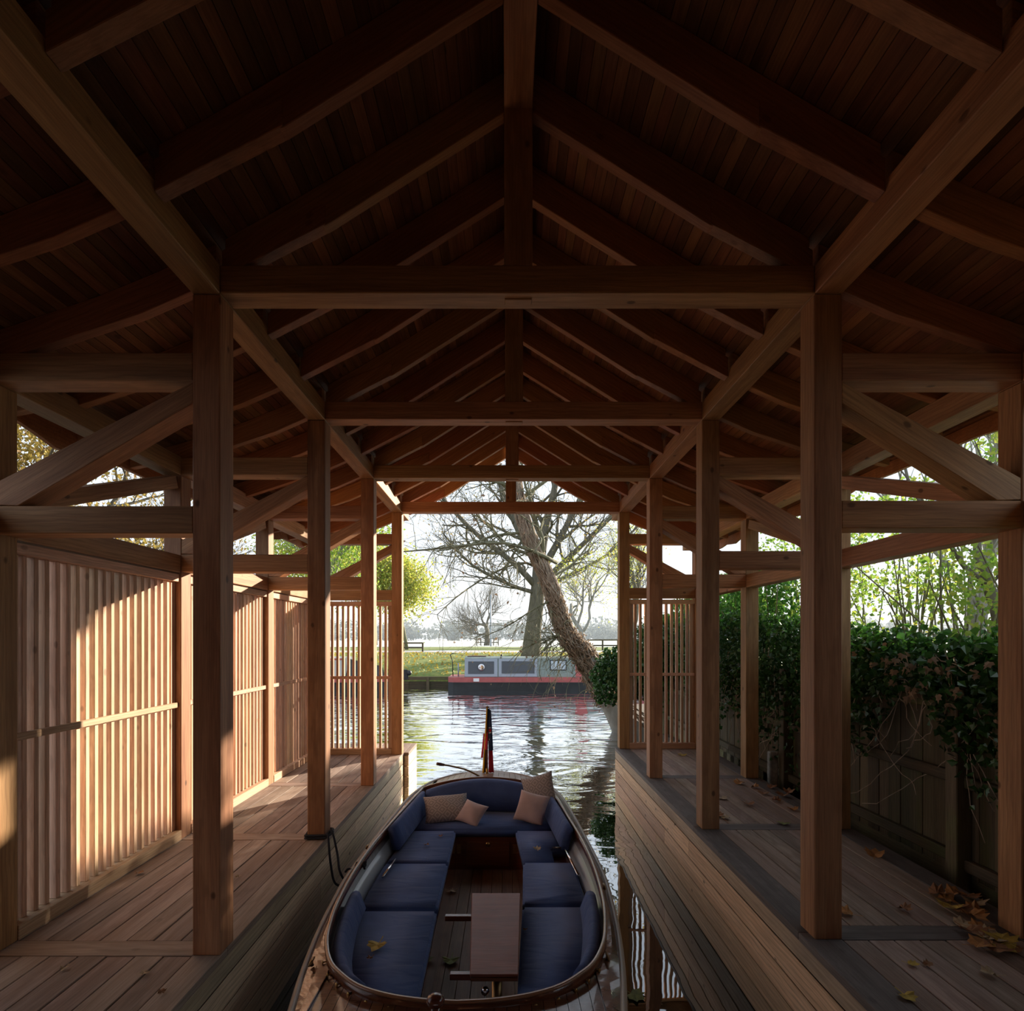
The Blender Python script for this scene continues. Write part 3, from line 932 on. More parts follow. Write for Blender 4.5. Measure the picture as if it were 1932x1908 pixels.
# table: a thing of its own standing on the sole
table = thing('boat_table', 'folding mahogany table with glossy tapered top and pull-out slides', 'table', (-.09, 3.7, -2.45))
tp = [(-.268, 4.24), (.105, 4.24), (.067, 3.21), (-.214, 3.21)]
poly_slab('table_top', tp, -1.968, -1.950, M_TABLE, .004, 1, parent=table)
poly_slab('folded_leaf', [(a * .985, b) for a, b in tp], -1.992, -1.970, M_MAHOG, .003, 1, parent=table)
poly_slab('under_frame', [(-.22, 4.18), (.06, 4.18), (.03, 3.26), (-.18, 3.26)], -2.015, -1.993, M_MAHOG, .003, 1, parent=table)
for yy, xl in ((3.95, -.44), (3.27, -.335)):
    box('slide', table, xl, -.05, yy - .018, yy + .018, -2.012, -1.975, M_MAHOG, .003)
lathe('leg', table, [(.07, 0), (.07, .012), (.03, .02), (.03, .43)], (-.06, 3.34, -2.449), M_BRONZE, 16)
lathe('leg', table, [(.07, 0), (.07, .012), (.03, .02), (.03, .43)], (-.06, 4.05, -2.449), M_BRONZE, 16)
lathe('clamp_knob', table, [(.004, 0), (.02, .005), (.026, .02), (.018, .04)], (-.12, 3.245, -2.05), M_CHROME, 8, axis=(-.3, -1, -.2))

# pillows
def pillow(label, w, h, t, mat, loc, rot, group=None):
    N = 14
    v, f = [], []
    for side in (1, -1):
        for i in range(N + 1):
            for j in range(N + 1):
                u, q = i / N * 2 - 1, j / N * 2 - 1
                th = max(0, (1 - abs(u) ** 2.6)) ** .62 * max(0, (1 - abs(q) ** 2.6)) ** .62
                pin = 1 - .07 * (1 - q * q) * abs(u) ** 3
                pin2 = 1 - .07 * (1 - u * u) * abs(q) ** 3
                wob = .006 * math.sin(5 * u + 3 * q + side) * th
                v.append((u * w / 2 * pin, q * h / 2 * pin2, side * (t / 2 * th) + wob))
    K = (N + 1) ** 2
    for s in (0, 1):
        for i in range(N):
            for j in range(N):
                a = s * K + i * (N + 1) + j
                q = (a, a + 1, a + N + 2, a + N + 1)
                f.append(q if s else q[::-1])
    bm = bmesh.new(); bv = [bm.verts.new(q) for q in v]
    for ff in f: bm.faces.new([bv[j] for j in ff])
    bmesh.ops.remove_doubles(bm, verts=bm.verts, dist=.0004)
    me = from_bm(bm, mat, True)
    M = T(*loc) @ Matrix.Rotation(math.radians(rot[2]), 4, 'Z') @ Matrix.Rotation(math.radians(rot[0]), 4, 'X') @ Matrix.Rotation(math.radians(rot[1]), 4, 'Z')
    return tag(obj('pillow', me, None, M), label, 'pillow', group)
G = 'scatter pillows on the stern seat'
pillow('large grey diamond-patterned pillow lying flat at the left of the stern seat', .50, .36, .15, M_PATT, (-.675, 6.21, -1.905), (38, 4, 8), G)
pillow('small pink pillow lying beside the flat patterned pillow', .29, .28, .11, M_PINK, (-.385, 6.10, -1.925), (40, -14, -18), G)
pillow('tall grey patterned pillow standing on its corner at the right of the stern seat', .42, .42, .14, M_PATT, (.375, 6.42, -1.79), (74, 20, -32), G)
pillow('pink pillow propped in front of the tall patterned pillow', .35, .34, .12, M_PINK, (.275, 6.12, -1.875), (60, -8, -20), G)

# flagstaff with hanging flags
flag = thing('flagstaff', 'mahogany flagstaff with limp yellow, red and navy flags at the stern', 'flag', at(919, 1463, None, 7.25))
fb_, ft_ = at(919, 1463, None, 7.25), at(919.5, 1336, None, 7.45)
tube_obj('staff', flag, [fb_, (fb_ + ft_) / 2, ft_], [.013, .011, .009], M_MAHOG)
lathe('socket', flag, [(.017, 0), (.017, .09)], fb_, M_BRASS, 12)
lathe('truck', flag, [(.008, 0), (.03, .01), (.028, .02), (.01, .028)], ft_, M_MAHOG, 14)
def cloth(name, mat, x0t, x0b, x1t, x1b, zt, zb, yoff, folds=2.0, amp=.012):
    v, f = [], []
    n, m = 10, 8
    for i in range(n + 1):
        t = i / n
        for j in range(m + 1):
            u = j / m
            x = (x0t + (x0b - x0t) * t) * (1 - u) + (x1t + (x1b - x1t) * t) * u
            y = 7.30 + .15 * (1 - t) + yoff + amp * math.sin(u * math.pi * folds + t * 2)
            v.append((x, y, zt + (zb - zt) * t))
    for i in range(n):
        for j in range(m):
            a = i * (m + 1) + j
            f.append((a, a + 1, a + m + 2, a + m + 1))
    me = mesh(v, f, mat, True)
    o = obj(name, me, flag)
    sol = o.modifiers.new('thickness', 'SOLIDIFY'); sol.thickness = .003
    return o
P7 = lambda px: (px - VX) * 7.3 / F
Z7 = lambda py: (VY - py) * 7.3 / F
def flat(name, c): return plain(name, c, .75, spec=.2, var=.12, vscale=30)
M_FY, M_FR, M_FN, M_FW = flat('yellow_flag_cloth', (.75, .46, .03)), flat('red_flag_cloth', (.55, .03, .05)), flat('navy_flag_cloth', (.03, .05, .12)), flat('white_flag_cloth', (.75, .72, .72))
cloth('yellow_flag', M_FY, P7(917), P7(910.3), P7(919), P7(914.8), Z7(1337), Z7(1458), -.020)
cloth('navy_flag_fold', M_FN, P7(917.5), P7(914.5), P7(923), P7(918), Z7(1340), Z7(1457), -.008)
cloth('red_flag_fold', M_FR, P7(911), P7(907.5), P7(914), P7(911), Z7(1388), Z7(1430), -.003, 1.5)
cloth('red_ensign_fold', M_FR, P7(916.5), P7(915), P7(920), P7(920), Z7(1372), Z7(1414), -.028, 1.5)
cloth('red_ensign', M_FR, P7(920), P7(922), P7(926), P7(932), Z7(1372), Z7(1458), .004, 2.5)
cn = cloth('ensign_canton', M_FN, P7(921), P7(922), P7(925.5), P7(930.5), Z7(1342), Z7(1416), -.012, 2.0)
for (xa, ya, xb, yb, w, mm) in ((922, 1374, 926.3, 1374, .012, M_FW), (922.3, 1379, 926.6, 1379, .03, M_FR), (922.3, 1384, 926.8, 1383, .012, M_FW), (923, 1395, 927, 1404, .014, M_FW), (923.2, 1398, 926.6, 1406, .008, M_FR), (926.8, 1408, 929.8, 1416, .012, M_FW)):
    beam('canton_stripe', cn, (P7(xa), 7.325, Z7(ya)), (P7(xb), 7.325, Z7(yb)), .004, w, mm, 0)

# mooring rope: turns round the second frame's left post, loops down to the boat
rope = thing('mooring_rope', 'dark navy mooring rope wound round the second left post and looped to the launch', 'rope', (XLI - PW / 2, FY[2], DL))
xa, xb, ya, yb = XLI - PW - .014, XLI + .014, FY[2] - .014, FY[2] + PW + .014
for k in range(2):
    z = DL + .016 + k * .022
    loop = [(xa, ya, z), (xb - .02, ya, z + .004), (xb, ya + .02, z + .006), (xb, yb, z), (xa, yb, z), (xa, ya, z)]
    tube_obj('rope_turn', rope, [np.array(p) for p in smooth_tab(loop, 60)], .0105, M_ROPE, 6)
e = at(681, 1633, -1.88)
st0 = Vector((xb, ya + .02, DL + .03))
for pts in ([st0, st0 + Vector((.03, -.06, .03)), Vector((-1.47, 4.62, -1.88)), Vector((-1.40, 4.52, -2.0)), Vector((-1.30, 4.50, -1.99)), Vector((-1.22, 4.62, -1.90)), e],
            [st0, st0 + Vector((.05, -.02, .05)), Vector((-1.44, 4.70, -1.82)), Vector((-1.38, 4.58, -1.93)), Vector((-1.32, 4.60, -2.03)), Vector((-1.20, 4.62, -2.02)), e],
            [Vector((-1.34, 4.60, -1.94)), Vector((-1.30, 4.56, -1.90)), Vector((-1.26, 4.57, -1.94)), Vector((-1.32, 4.56, -2.0)), Vector((-1.36, 4.50, -2.05)), Vector((-1.30, 4.36, -2.16)), Vector((-1.26, 4.28, -2.22))]):
    tube_obj('rope_line', rope, [np.array(p) for p in smooth_tab(pts, 40)], .0095, M_ROPE, 6)
kn = [e + Vector((.03 * math.cos(a) * (1 + .3 * math.sin(2.3 * a)), .035 * math.sin(1.7 * a), .02 * math.sin(2.9 * a))) for a in np.linspace(0, 14, 60)]
tube_obj('rope_knot', rope, [np.array(p) for p in kn], .009, M_ROPE, 6)
# ------------------------------------------------------------------ river, banks, far field
def water_mat():
    m, nt, p = newmat('river_water')
    L = nt.links.new
    geo = nd(nt, 'ShaderNodeNewGeometry')
    sep = nd(nt, 'ShaderNodeSeparateXYZ'); L(geo.outputs['Position'], sep.inputs[0])
    p.inputs['Base Color'].default_value = (.014, .017, .010, 1)
    p.inputs['Roughness'].default_value = .6
    p.inputs['Specular IOR Level'].default_value = 0.0
    lw = nd(nt, 'ShaderNodeLayerWeight', inp={'Blend': .5})
    fr = ramp(nt, [(0.0, (.04, .04, .04)), (.36, (.10, .10, .10)), (.55, (.32, .32, .32)), (.70, (.72, .72, .72)), (.80, (.92, .92, .92)), (1.0, (1, 1, 1))], lw.outputs['Facing'])
    gl = nd(nt, 'ShaderNodeBsdfGlossy', inp={'Color': (.96, .98, 1, 1), 'Roughness': .012})
    mxs = nd(nt, 'ShaderNodeMixShader')
    L(fr.outputs[0], mxs.inputs[0]); L(p.outputs[0], mxs.inputs[1]); L(gl.outputs[0], mxs.inputs[2])
    L(mxs.outputs[0], nt.nodes['Material Output'].inputs[0])
    mp = nd(nt, 'ShaderNodeMapping', inp={'Scale': (.75, 1.35, 1)}); L(geo.outputs['Position'], mp.inputs['Vector'])
    n1 = nd(nt, 'ShaderNodeTexNoise', inp={'Scale': .8, 'Detail': 2.0, 'Distortion': 1.8, 'Roughness': .4}); L(mp.outputs[0], n1.inputs['Vector'])
    n2 = nd(nt, 'ShaderNodeTexNoise', inp={'Scale': 5.0, 'Detail': 1.0, 'Distortion': .8}); L(mp.outputs[0], n2.inputs['Vector'])
    mx = nd(nt, 'ShaderNodeMath', operation='MULTIPLY_ADD', inp={1: .06}); L(n2.outputs['Fac'], mx.inputs[0]); L(n1.outputs['Fac'], mx.inputs[2])
    # calm water inside the boathouse, rippled on the open river
    mr = nd(nt, 'ShaderNodeMapRange', interpolation_type='SMOOTHSTEP', inp={'From Min': 5.0, 'From Max': 11.0, 'To Min': .03, 'To Max': .26}); L(sep.outputs['Y'], mr.inputs[0])
    bp = nd(nt, 'ShaderNodeBump', inp={'Distance': .16}); L(mx.outputs[0], bp.inputs['Height']); L(mr.outputs[0], bp.inputs['Strength'])
    L(bp.outputs[0], gl.inputs['Normal']); L(bp.outputs[0], lw.inputs['Normal'])
    return m
M_WATER = water_mat()
tag(obj('river', mesh([(-140, -12, 0), (140, -12, 0), (140, 33, 0), (-140, 33, 0)], [(0, 1, 2, 3)], M_WATER), None, T(0, 0, -H)),
    'rippled river reflecting pale sky, running into the boathouse', 'river', kind='structure')
tag(obj('river_bed', mesh([(-140, -12, 0), (140, -12, 0), (140, 33, 0), (-140, 33, 0)], [(0, 1, 2, 3)], M_DARK), None, T(0, 0, -H - 1.4)),
    'dark bed beneath the river water', 'river bed', kind='structure')

def ground_mat():
    m, nt, p = newmat('leafy_grass')
    L = nt.links.new
    geo = nd(nt, 'ShaderNodeNewGeometry')
    sep = nd(nt, 'ShaderNodeSeparateXYZ'); L(geo.outputs['Position'], sep.inputs[0])
    n = nd(nt, 'ShaderNodeTexNoise', inp={'Scale': 2.6, 'Detail': 6.0, 'Roughness': .7}); L(geo.outputs['Position'], n.inputs['Vector'])
    r = ramp(nt, [(.30, (.09, .14, .03)), (.52, (.17, .23, .055)), (.66, (.30, .30, .075)), (.8, (.38, .28, .09))], n.outputs['Fac'])
    L(r.outputs[0], p.inputs['Base Color'])
    p.inputs['Roughness'].default_value = .9
    b = nd(nt, 'ShaderNodeBump', inp={'Strength': .8, 'Distance': .1}); L(n.outputs['Fac'], b.inputs['Height']); L(b.outputs[0], p.inputs['Normal'])
    return m
M_GRASS = ground_mat()
M_PATH = plain('gravel_path', (.46, .46, .48), .9, var=.2, vscale=1.5)
M_FROST = plain('frosty_meadow', (.55, .60, .58), .8, var=.1, vscale=.05)
M_SOIL = plain('dark_soil', (.06, .05, .035), .95, var=.4, vscale=3)
def strip(name, label, cat, prof, x0, x1, mat, nx=40, amp=.06):
    v, f = [], []
    for y, z in prof:
        for i in range(nx + 1):
            x = x0 + (x1 - x0) * i / nx
            v.append((x, y + amp * 3 * math.sin(x * .31 + y), z + amp * math.sin(x * .9 + y * .7) * math.sin(x * .37)))
    for r in range(len(prof) - 1):
        for i in range(nx):
            a = r * (nx + 1) + i
            f.append((a, a + 1, a + nx + 2, a + nx + 1))
    return tag(obj(name, mesh(v, f, mat, True)), label, cat, kind='structure')
strip('far_bank', 'far river bank of sunlit grass covered in yellow leaves', 'bank', [(28.6, -2.9), (28.65, -2.0), (30, -1.86), (33, -1.6), (36, -1.32), (39, -1.13), (42, -1.06)], -90, 90, M_GRASS, 60, .03)
strip('towpath', 'pale gravel towpath along the top of the far bank', 'path', [(42, -1.06), (44, -1.03), (47, -1.03)], -90, 90, M_PATH, 60, .02)
strip('verge', 'rough grass verge behind the towpath', 'verge', [(47, -1.03), (55, -1.0), (66, -1.0)], -120, 120, M_GRASS, 60, .03)
strip('meadow', 'bright frosty meadow beyond the trees', 'meadow', [(66, -1.0), (120, -1.0), (420, -1.0)], -500, 500, M_FROST, 10, 0)

rv = thing('revetment', 'mossy timber revetment along the foot of the far bank', 'revetment', (0, 28.4, -2.9), kind='structure')
for i in range(26):
    x = -38 + i * 3.0
    box('waling', rv, x, x + 2.98, 28.30, 28.42, -2.13, -1.95, M_FENCE, .01)
    box('waling', rv, x, x + 2.98, 28.34, 28.42, -2.60, -2.20, M_FENCE, .01)
    box('pile', rv, x + .9, x + 1.05, 28.20, 28.32, -3.0, -2.0, M_FENCE, .01)

# banks either side of the boathouse
for nm, lb, pts, zt in (('bank_left', 'dark earth bank behind the slatted screens', [(-3.06, -10), (-3.06, 8.6), (-6.2, 9.4), (-9.2, 17.6), (-40, 19), (-40, -10)], -1.95),
                        ('bank_right', 'dark earth bank behind the ivy fence', [(3.12, -10), (3.12, 8.6), (3.25, 11), (3.1, 14.2), (3.6, 16.6), (8, 18), (40, 19), (40, -10)], -1.98)):
    n = len(pts)
    v = [(x, y, zt) for x, y in pts] + [(x + (.1 if x > 0 else -.1) * -1, y + .1, -3.4) for x, y in pts]
    f = [tuple(range(n))] + [(i, (i + 1) % n, n + (i + 1) % n, n + i) for i in range(n)]
    bm = bmesh.new(); bv = [bm.verts.new(q) for q in v]
    for ff in f: bm.faces.new([bv[j] for j in ff])
    tag(obj(nm, from_bm(bm, M_SOIL)), lb, 'bank', kind='structure')

# ------------------------------------------------------------------ narrowboats on the far side
M_NB_GREY = plain('grey_blue_cabin_paint', (.20, .235, .27), .4, var=.08, vscale=2)
M_NB_FRAME = plain('pale_grey_panel_trim', (.33, .37, .43), .4)
M_NB_PANEL = plain('charcoal_panel', (.075, .085, .10), .4)
M_NB_GREEN = plain('grey_green_cabin_paint', (.22, .27, .25), .45, var=.08, vscale=2)
M_NB_RED = plain('faded_red_paint', (.42, .10, .095), .5, var=.12, vscale=3)
M_NB_BLACK = plain('black_hull_paint', (.018, .02, .022), .45, var=.3, vscale=2)
M_NB_BRIGHTGREEN = plain('bright_green_paint', (.02, .20, .12), .4)
M_NB_CREAM = plain('cream_paint', (.55, .55, .50), .5)
M_GLASS = plain('window_glass', (.45, .52, .58), .08, spec=.8)
M_WHITE = plain('white_paint', (.75, .75, .75), .5)
def narrowboat(label, x0, x1, y0, colour):
    root = thing('narrowboat', label, 'narrowboat', ((x0 + x1) / 2, y0 + 1, -2.75), 'narrowboats moored on the far bank')
    W = 2.05
    def hullbit(name, za, zb, mat, ex=0.0):
        pts = [(x0 + .0, y0 + .18), (x0 + .25, y0), (x1 - 2.2, y0), (x1 - .9, y0 + .35), (x1, y0 + W / 2), (x1 - .9, y0 + W - .35), (x1 - 2.2, y0 + W), (x0 + .25, y0 + W), (x0, y0 + W - .18)]
        pts = [(x, y - ex if y < y0 + W / 2 else y + ex) for x, y in pts]
        return poly_slab(name, pts, za, zb, mat, 0, parent=root)
    hullbit('hull', -2.75, -2.09, M_NB_BLACK)
    hullbit('rubbing_band', -2.11, -2.07, M_NB_BLACK, .03)
    hullbit('gunwale', -2.07, -1.83, M_NB_RED if colour == 'grey' else M_NB_RED, -.005)
    xa, xb = x0 + .78, x1 - 2.6
    # cabin with tumblehome
    v = []
    for x in (xa, xb):
        v += [(x, y0 + .14, -1.83), (x, y0 + .26, -.94), (x, y0 + .5, -.895), (x, y0 + W / 2, -.87), (x, y0 + W - .5, -.895), (x, y0 + W - .26, -.94), (x, y0 + W - .14, -1.83)]
    f = [(i, i + 1, 8 + i, 7 + i) for i in range(6)] + [tuple(range(7))[::-1], tuple(range(7, 14)), (0, 7, 13, 6)]
    bm = bmesh.new(); bv = [bm.verts.new(q) for q in v]
    for ff in f: bm.faces.new([bv[j] for j in ff])
    obj('cabin', from_bm(bm, M_NB_GREEN if colour == 'grey' else M_NB_CREAM), root)
    def panel(name, xx0, xx1, z0, z1, mat, off, par=root):
        def yy(z): return y0 + .14 + .12 * (z + 1.83) / .89 - off
        v = [(xx0, yy(z0), z0), (xx1, yy(z0), z0), (xx1, yy(z1), z1), (xx0, yy(z1), z1)]
        v += [(a, b + off + .01, c) for a, b, c in v]
        return obj(name, mesh(v, [(0, 1, 2, 3), (4, 7, 6, 5), (0, 4, 5, 1), (1, 5, 6, 2), (2, 6, 7, 3), (3, 7, 4, 0)], mat), par)
    if colour == 'grey':
        a = panel('cabin_panel', xa + .01, xa + 1.56, -1.81, -.96, M_NB_FRAME, .035)
        panel('panel_field', xa + .17, xa + 1.40, -1.68, -1.09, M_NB_PANEL, .045, a)
        w = panel('cabin_panel', xa + 1.62, xa + 3.45, -1.81, -.96, M_NB_FRAME, .035)
        panel('panel_field', xa + 1.76, xa + 3.32, -1.66, -1.08, M_NB_PANEL, .045, w)
        ph = lathe('porthole', root, [(.10, 0), (.16, .0), (.16, .02), (.10, .03)], (xa + .80, y0 + .12, -1.37), M_CHROME, 20, axis=(0, -1, 0))
        lathe('pane', ph, [(.001, 0), (.12, 0), (.12, .012), (.001, .012)], (xa + .80, y0 + .11, -1.37), M_GLASS, 20, axis=(0, -1, 0))
        for k in range(3):
            wx = xa + 4.05 + k * 3.1
            wf = panel('window', wx, wx + .80, -1.52, -1.02, M_NB_BLACK, .02)
            panel('pane', wx + .05, wx + .75, -1.47, -1.07, M_GLASS, .03, wf)
            panel('colour_band', wx + 1.22, wx + 1.75, -1.81, -.96, M_NB_RED, .012)
        panel('number_plate', xa - .02 + .45, xa + .70, -2.03, -1.88, M_WHITE, .16)
        box('roof_box', root, xa + .1, xa + 1.0, y0 + .7, y0 + 1.2, -.88, -.84, M_SOLE)
        tube_obj('chimney', root, [(xa + 1.75, y0 + 1, -.9), (xa + 1.75, y0 + 1, -.78)], .05, M_NB_BLACK)
        # stern rail and tiller pin
        tube_obj('swan_neck', root, [(x0 + .16, y0 + .9, -1.83), (x0 + .14, y0 + .9, -1.1), (x0 + .02, y0 + .9, -.80), (x0 + .12, y0 + .9, -.73), (x0 + .42, y0 + .9, -.73)], .022, M_NB_BLACK)
        tube_obj('stern_post', root, [(x0 + .45, y0 + .6, -1.83), (x0 + .45, y0 + .6, -1.18)], .035, M_NB_FRAME)
        for q in range(4):
            box('cabin_door_board', root, xa - .02, xa - .001, y0 + .5 + q * .26, y0 + .755 + q * .26, -1.8, -.92, M_SOLE)
    else:
        panel('roof_band', xa + .01, xb - .01, -1.02, -.945, M_NB_RED, .015)
        for k in range(7):
            wx = xb - 1.3 - k * 1.75
            panel('cabin_panel', wx, wx + .78, -1.72, -1.06, M_NB_BRIGHTGREEN, .012)
            wf = panel('window', wx - .86, wx - .10, -1.66, -1.12, M_NB_FRAME, .016)
            panel('pane', wx - .82, wx - .14, -1.62, -1.16, M_GLASS, .022, wf)
        # bow cratch and fender
        v = [(x1 - 2.6, y0 + .2, -1.83), (x1 - 2.6, y0 + W - .2, -1.83), (x1 - 2.6, y0 + W / 2, -1.0), (x1 - 1.0, y0 + .45, -1.83), (x1 - 1.0, y0 + W - .45, -1.83), (x1 - 1.05, y0 + W / 2, -1.35)]
        obj('cratch_cover', mesh(v, [(0, 2, 5, 3), (1, 4, 5, 2), (3, 5, 4), (0, 1, 2)], M_NB_BLACK), root)
        poly_slab('bow_stem', [(x1 - .5, y0 + W / 2 - .1), (x1 + .25, y0 + W / 2 - .04), (x1 + .25, y0 + W / 2 + .04), (x1 - .5, y0 + W / 2 + .1)], -2.0, -1.52, M_NB_BLACK, .03, 2, parent=root)
        lathe('bow_fender', root, [(.05, -.13), (.11, -.08), (.13, 0), (.11, .08), (.05, .13)], (x1 + .28, y0 + W / 2, -1.68), M_NB_BLACK, 12)
    return root
narrowboat('grey and red narrowboat with porthole moored across the river', -2.78, 12.2, 26.1, 'grey')
narrowboat('green and cream narrowboat with black bow, seen behind the left slatted screen', -21.0, -5.05, 26.0, 'green')

M_LITTER = leafmat('strewn_yellow_leaves', (.42, .30, .06), (.60, .50, .10), .3, cc=(.30, .17, .07))
def leaves(centers, size, droop=.3, narrow=.62):
    """folded leaf of two triangles at each centre"""
    c = np.asarray(centers, float)
    n = len(c)
    s = size * rng.uniform(.65, 1.25, n)[:, None]
    d = rng.normal(size=(n, 3)); d[:, 2] -= droop; d /= np.linalg.norm(d, axis=1)[:, None]
    u = rng.normal(size=(n, 3)); u[:, 2] += .8
    sd_ = np.cross(d, u); sd_ /= np.linalg.norm(sd_, axis=1)[:, None] + 1e-9
    nr = np.cross(sd_, d)
    a = c - d * s * .5
    b = c + d * s * .5
    l = c - d * s * .08 + sd_ * s * narrow * .5 + nr * s * .14
    r = c - d * s * .08 - sd_ * s * narrow * .5 + nr * s * .14
    v = np.stack([a, l, b, r], 1).reshape(-1, 3)
    i = np.arange(n)[:, None] * 4
    f = np.concatenate([i + np.array([[0, 1, 2]]), i + np.array([[0, 2, 3]])], 1).reshape(-1, 3)
    return v, f

# yellow leaves strewn over the far bank
n = 4200
lx = rng.uniform(-26, 16, n); ly = rng.uniform(29.2, 41.5, n)
lz = np.interp(ly, [28.65, 30, 33, 36, 39, 42], [-2.0, -1.86, -1.6, -1.32, -1.13, -1.06]) + .05
v, f = leaves(np.stack([lx, ly, lz], 1), .16, 0, .8)
tag(obj('leaf_litter', mesh(v, f, M_LITTER)), 'yellow and brown leaves strewn over the far bank', 'leaf litter', kind='stuff')

# low timber railings on the far bank
def railing(label, x0, x1, y, zg, h, posts, rails, group='timber railings on the far bank'):
    r = thing('timber_railing', label, 'railing', ((x0 + x1) / 2, y, zg), group)
    for i in range(posts):
        x = x0 + (x1 - x0) * i / (posts - 1)
        beam('post', r, (x + random.uniform(-.05, .05), y, zg), (x, y, zg + h), .13, .13, M_FENCE, .01)
    for k in range(rails):
        z = zg + h * (.45 + .5 * k / max(1, rails - 1))
        box('rail', r, x0, x1, y - .10, y - .06, z - .06, z + .06, M_FENCE, .005)
railing('low timber railing under the small leafy tree', -8.1, -6.6, 43.5, -1.04, .72, 2, 2)
railing('timber railing ringing the small bare tree', -4.3, -1.2, 78, -1.0, 1.0, 6, 1)
railing('timber railing behind the great trunk', 7.0, 13.6, 48, -1.03, .95, 6, 2)
lp = thing('lamp_post', 'slim pale grey lamp post beside the small bare tree', 'lamp post', (-2.1, 73, -1.0))
tube_obj('pole', lp, [(-2.1, 73, -1.0), (-2.1, 73, 5.2)], [.13, .09], M_NB_FRAME)
lathe('lantern', lp, [(.10, 0), (.2, .15), (.2, .45), (.05, .6)], (-2.1, 73, 5.2), M_NB_FRAME, 10)

# ------------------------------------------------------------------ trees
def bark(name, c, c2, scale=6.0):
    m, nt, p = newmat(name)
    L = nt.links.new
    tc = nd(nt, 'ShaderNodeTexCoord')
    mp = nd(nt, 'ShaderNodeMapping', inp={'Scale': (1, 1, .25)}); L(tc.outputs['Object'], mp.inputs['Vector'])
    n = nd(nt, 'ShaderNodeTexNoise', inp={'Scale': scale, 'Detail': 5.0, 'Distortion': .5}); L(mp.outputs[0], n.inputs['Vector'])
    r = ramp(nt, [(.3, c2), (.7, c)], n.outputs['Fac']); L(r.outputs[0], p.inputs['Base Color'])
    p.inputs['Roughness'].default_value = .9
    b = nd(nt, 'ShaderNodeBump', inp={'Strength': .7, 'Distance': .05}); L(n.outputs['Fac'], b.inputs['Height']); L(b.outputs[0], p.inputs['Normal'])
    return m
M_BARK = bark('grey_brown_bark', (.17, .155, .115), (.09, .08, .055))
M_BARKG = bark('greenish_bark', (.25, .25, .16), (.14, .145, .085))
M_BARKP = bark('pale_grey_bark', (.38, .37, .33), (.24, .24, .2))
M_STEM = bark('dead_ivy_stem', (.54, .46, .37), (.28, .21, .155), 14)
M_LYEL = leafmat('yellow_green_leaves', (.30, .40, .05), (.58, .60, .12), .55, cc=(.66, .52, .12))
M_LGRN = leafmat('mid_green_leaves', (.12, .26, .035), (.30, .42, .07), .5)
M_LLIGHT = leafmat('light_green_leaves', (.18, .36, .05), (.36, .50, .09), .5, cc=(.52, .52, .09))
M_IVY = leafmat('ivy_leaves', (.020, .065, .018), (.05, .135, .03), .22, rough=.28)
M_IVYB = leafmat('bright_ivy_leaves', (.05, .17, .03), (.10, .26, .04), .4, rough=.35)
M_DEAD = leafmat('dead_brown_leaves', (.19, .13, .085), (.38, .275, .18), .2, rough=.8)
M_OCHRE = leafmat('ochre_leaves', (.34, .26, .06), (.46, .36, .10), .4, cc=(.30, .18, .08))
M_HAZE = leafmat('far_grey_green_twigs', (.17, .21, .20), (.26, .29, .26), .3, rough=.9)

def grow(p, d, L, r, level, maxl, P, tips, spread=.7, up=.15, nseg=6, kids=(3, 5), wig=.16, shrink=.62):
    pts, rad = [np.array(p)], [r]
    d = np.array(d, float); d /= np.linalg.norm(d)
    tipr = r * (.45 if level < maxl else .25)
    q = np.array(p, float)
    for i in range(nseg):
        d = d + rng.normal(size=3) * wig + np.array([0, 0, up * (1 if level else .4)])
        d /= np.linalg.norm(d)
        q = q + d * L / nseg
        pts.append(q.copy()); rad.append(r + (tipr - r) * (i + 1) / nseg)
    P.setdefault(level, []).append((np.array(pts), np.array(rad)))
    if level >= maxl:
        tips.extend(pts[2:]); return
    k = rng.integers(kids[0], kids[1] + 1)
    for j in range(k):
        t = .3 + .7 * (j + rng.uniform(.2, .8)) / k if level else .45 + .55 * (j + .5) / k
        idx = min(nseg - 1, int(t * nseg))
        bp = pts[idx] + (pts[idx + 1] - pts[idx]) * (t * nseg - idx)
        ax = rng.normal(size=3); ax -= ax.dot(d) * d; ax /= np.linalg.norm(ax)
        nd_ = d + ax * spread * rng.uniform(.7, 1.4)
        grow(bp, nd_, L * shrink * rng.uniform(.8, 1.2), rad[idx] * .62, level + 1, maxl, P, tips, spread, up, max(4, nseg - 1), kids, wig, shrink)

def finish_tree(root, P, barkmat, leafpts=None, leafmat_=None, lsize=.15, name='foliage', droop=.3):
    if 0 in P:
        v, f = tubes(P[0], 10); obj('trunk', mesh(v, f, barkmat, True), root)
    if 1 in P:
        for path in P[1]:
            v, f = tubes([path], 7); obj('limb', mesh(v, f, barkmat, True), root)
    rest = [x for k in P if k >= 2 for x in P[k]]
    if rest:
        v, f = tubes(rest, 4); tag(obj('twigs', mesh(v, f, barkmat, True), root), kind='stuff')
    if leafpts is not None and len(leafpts):
        v, f = leaves(leafpts, lsize, droop)
        tag(obj(name, mesh(v, f, leafmat_), root), kind='stuff')

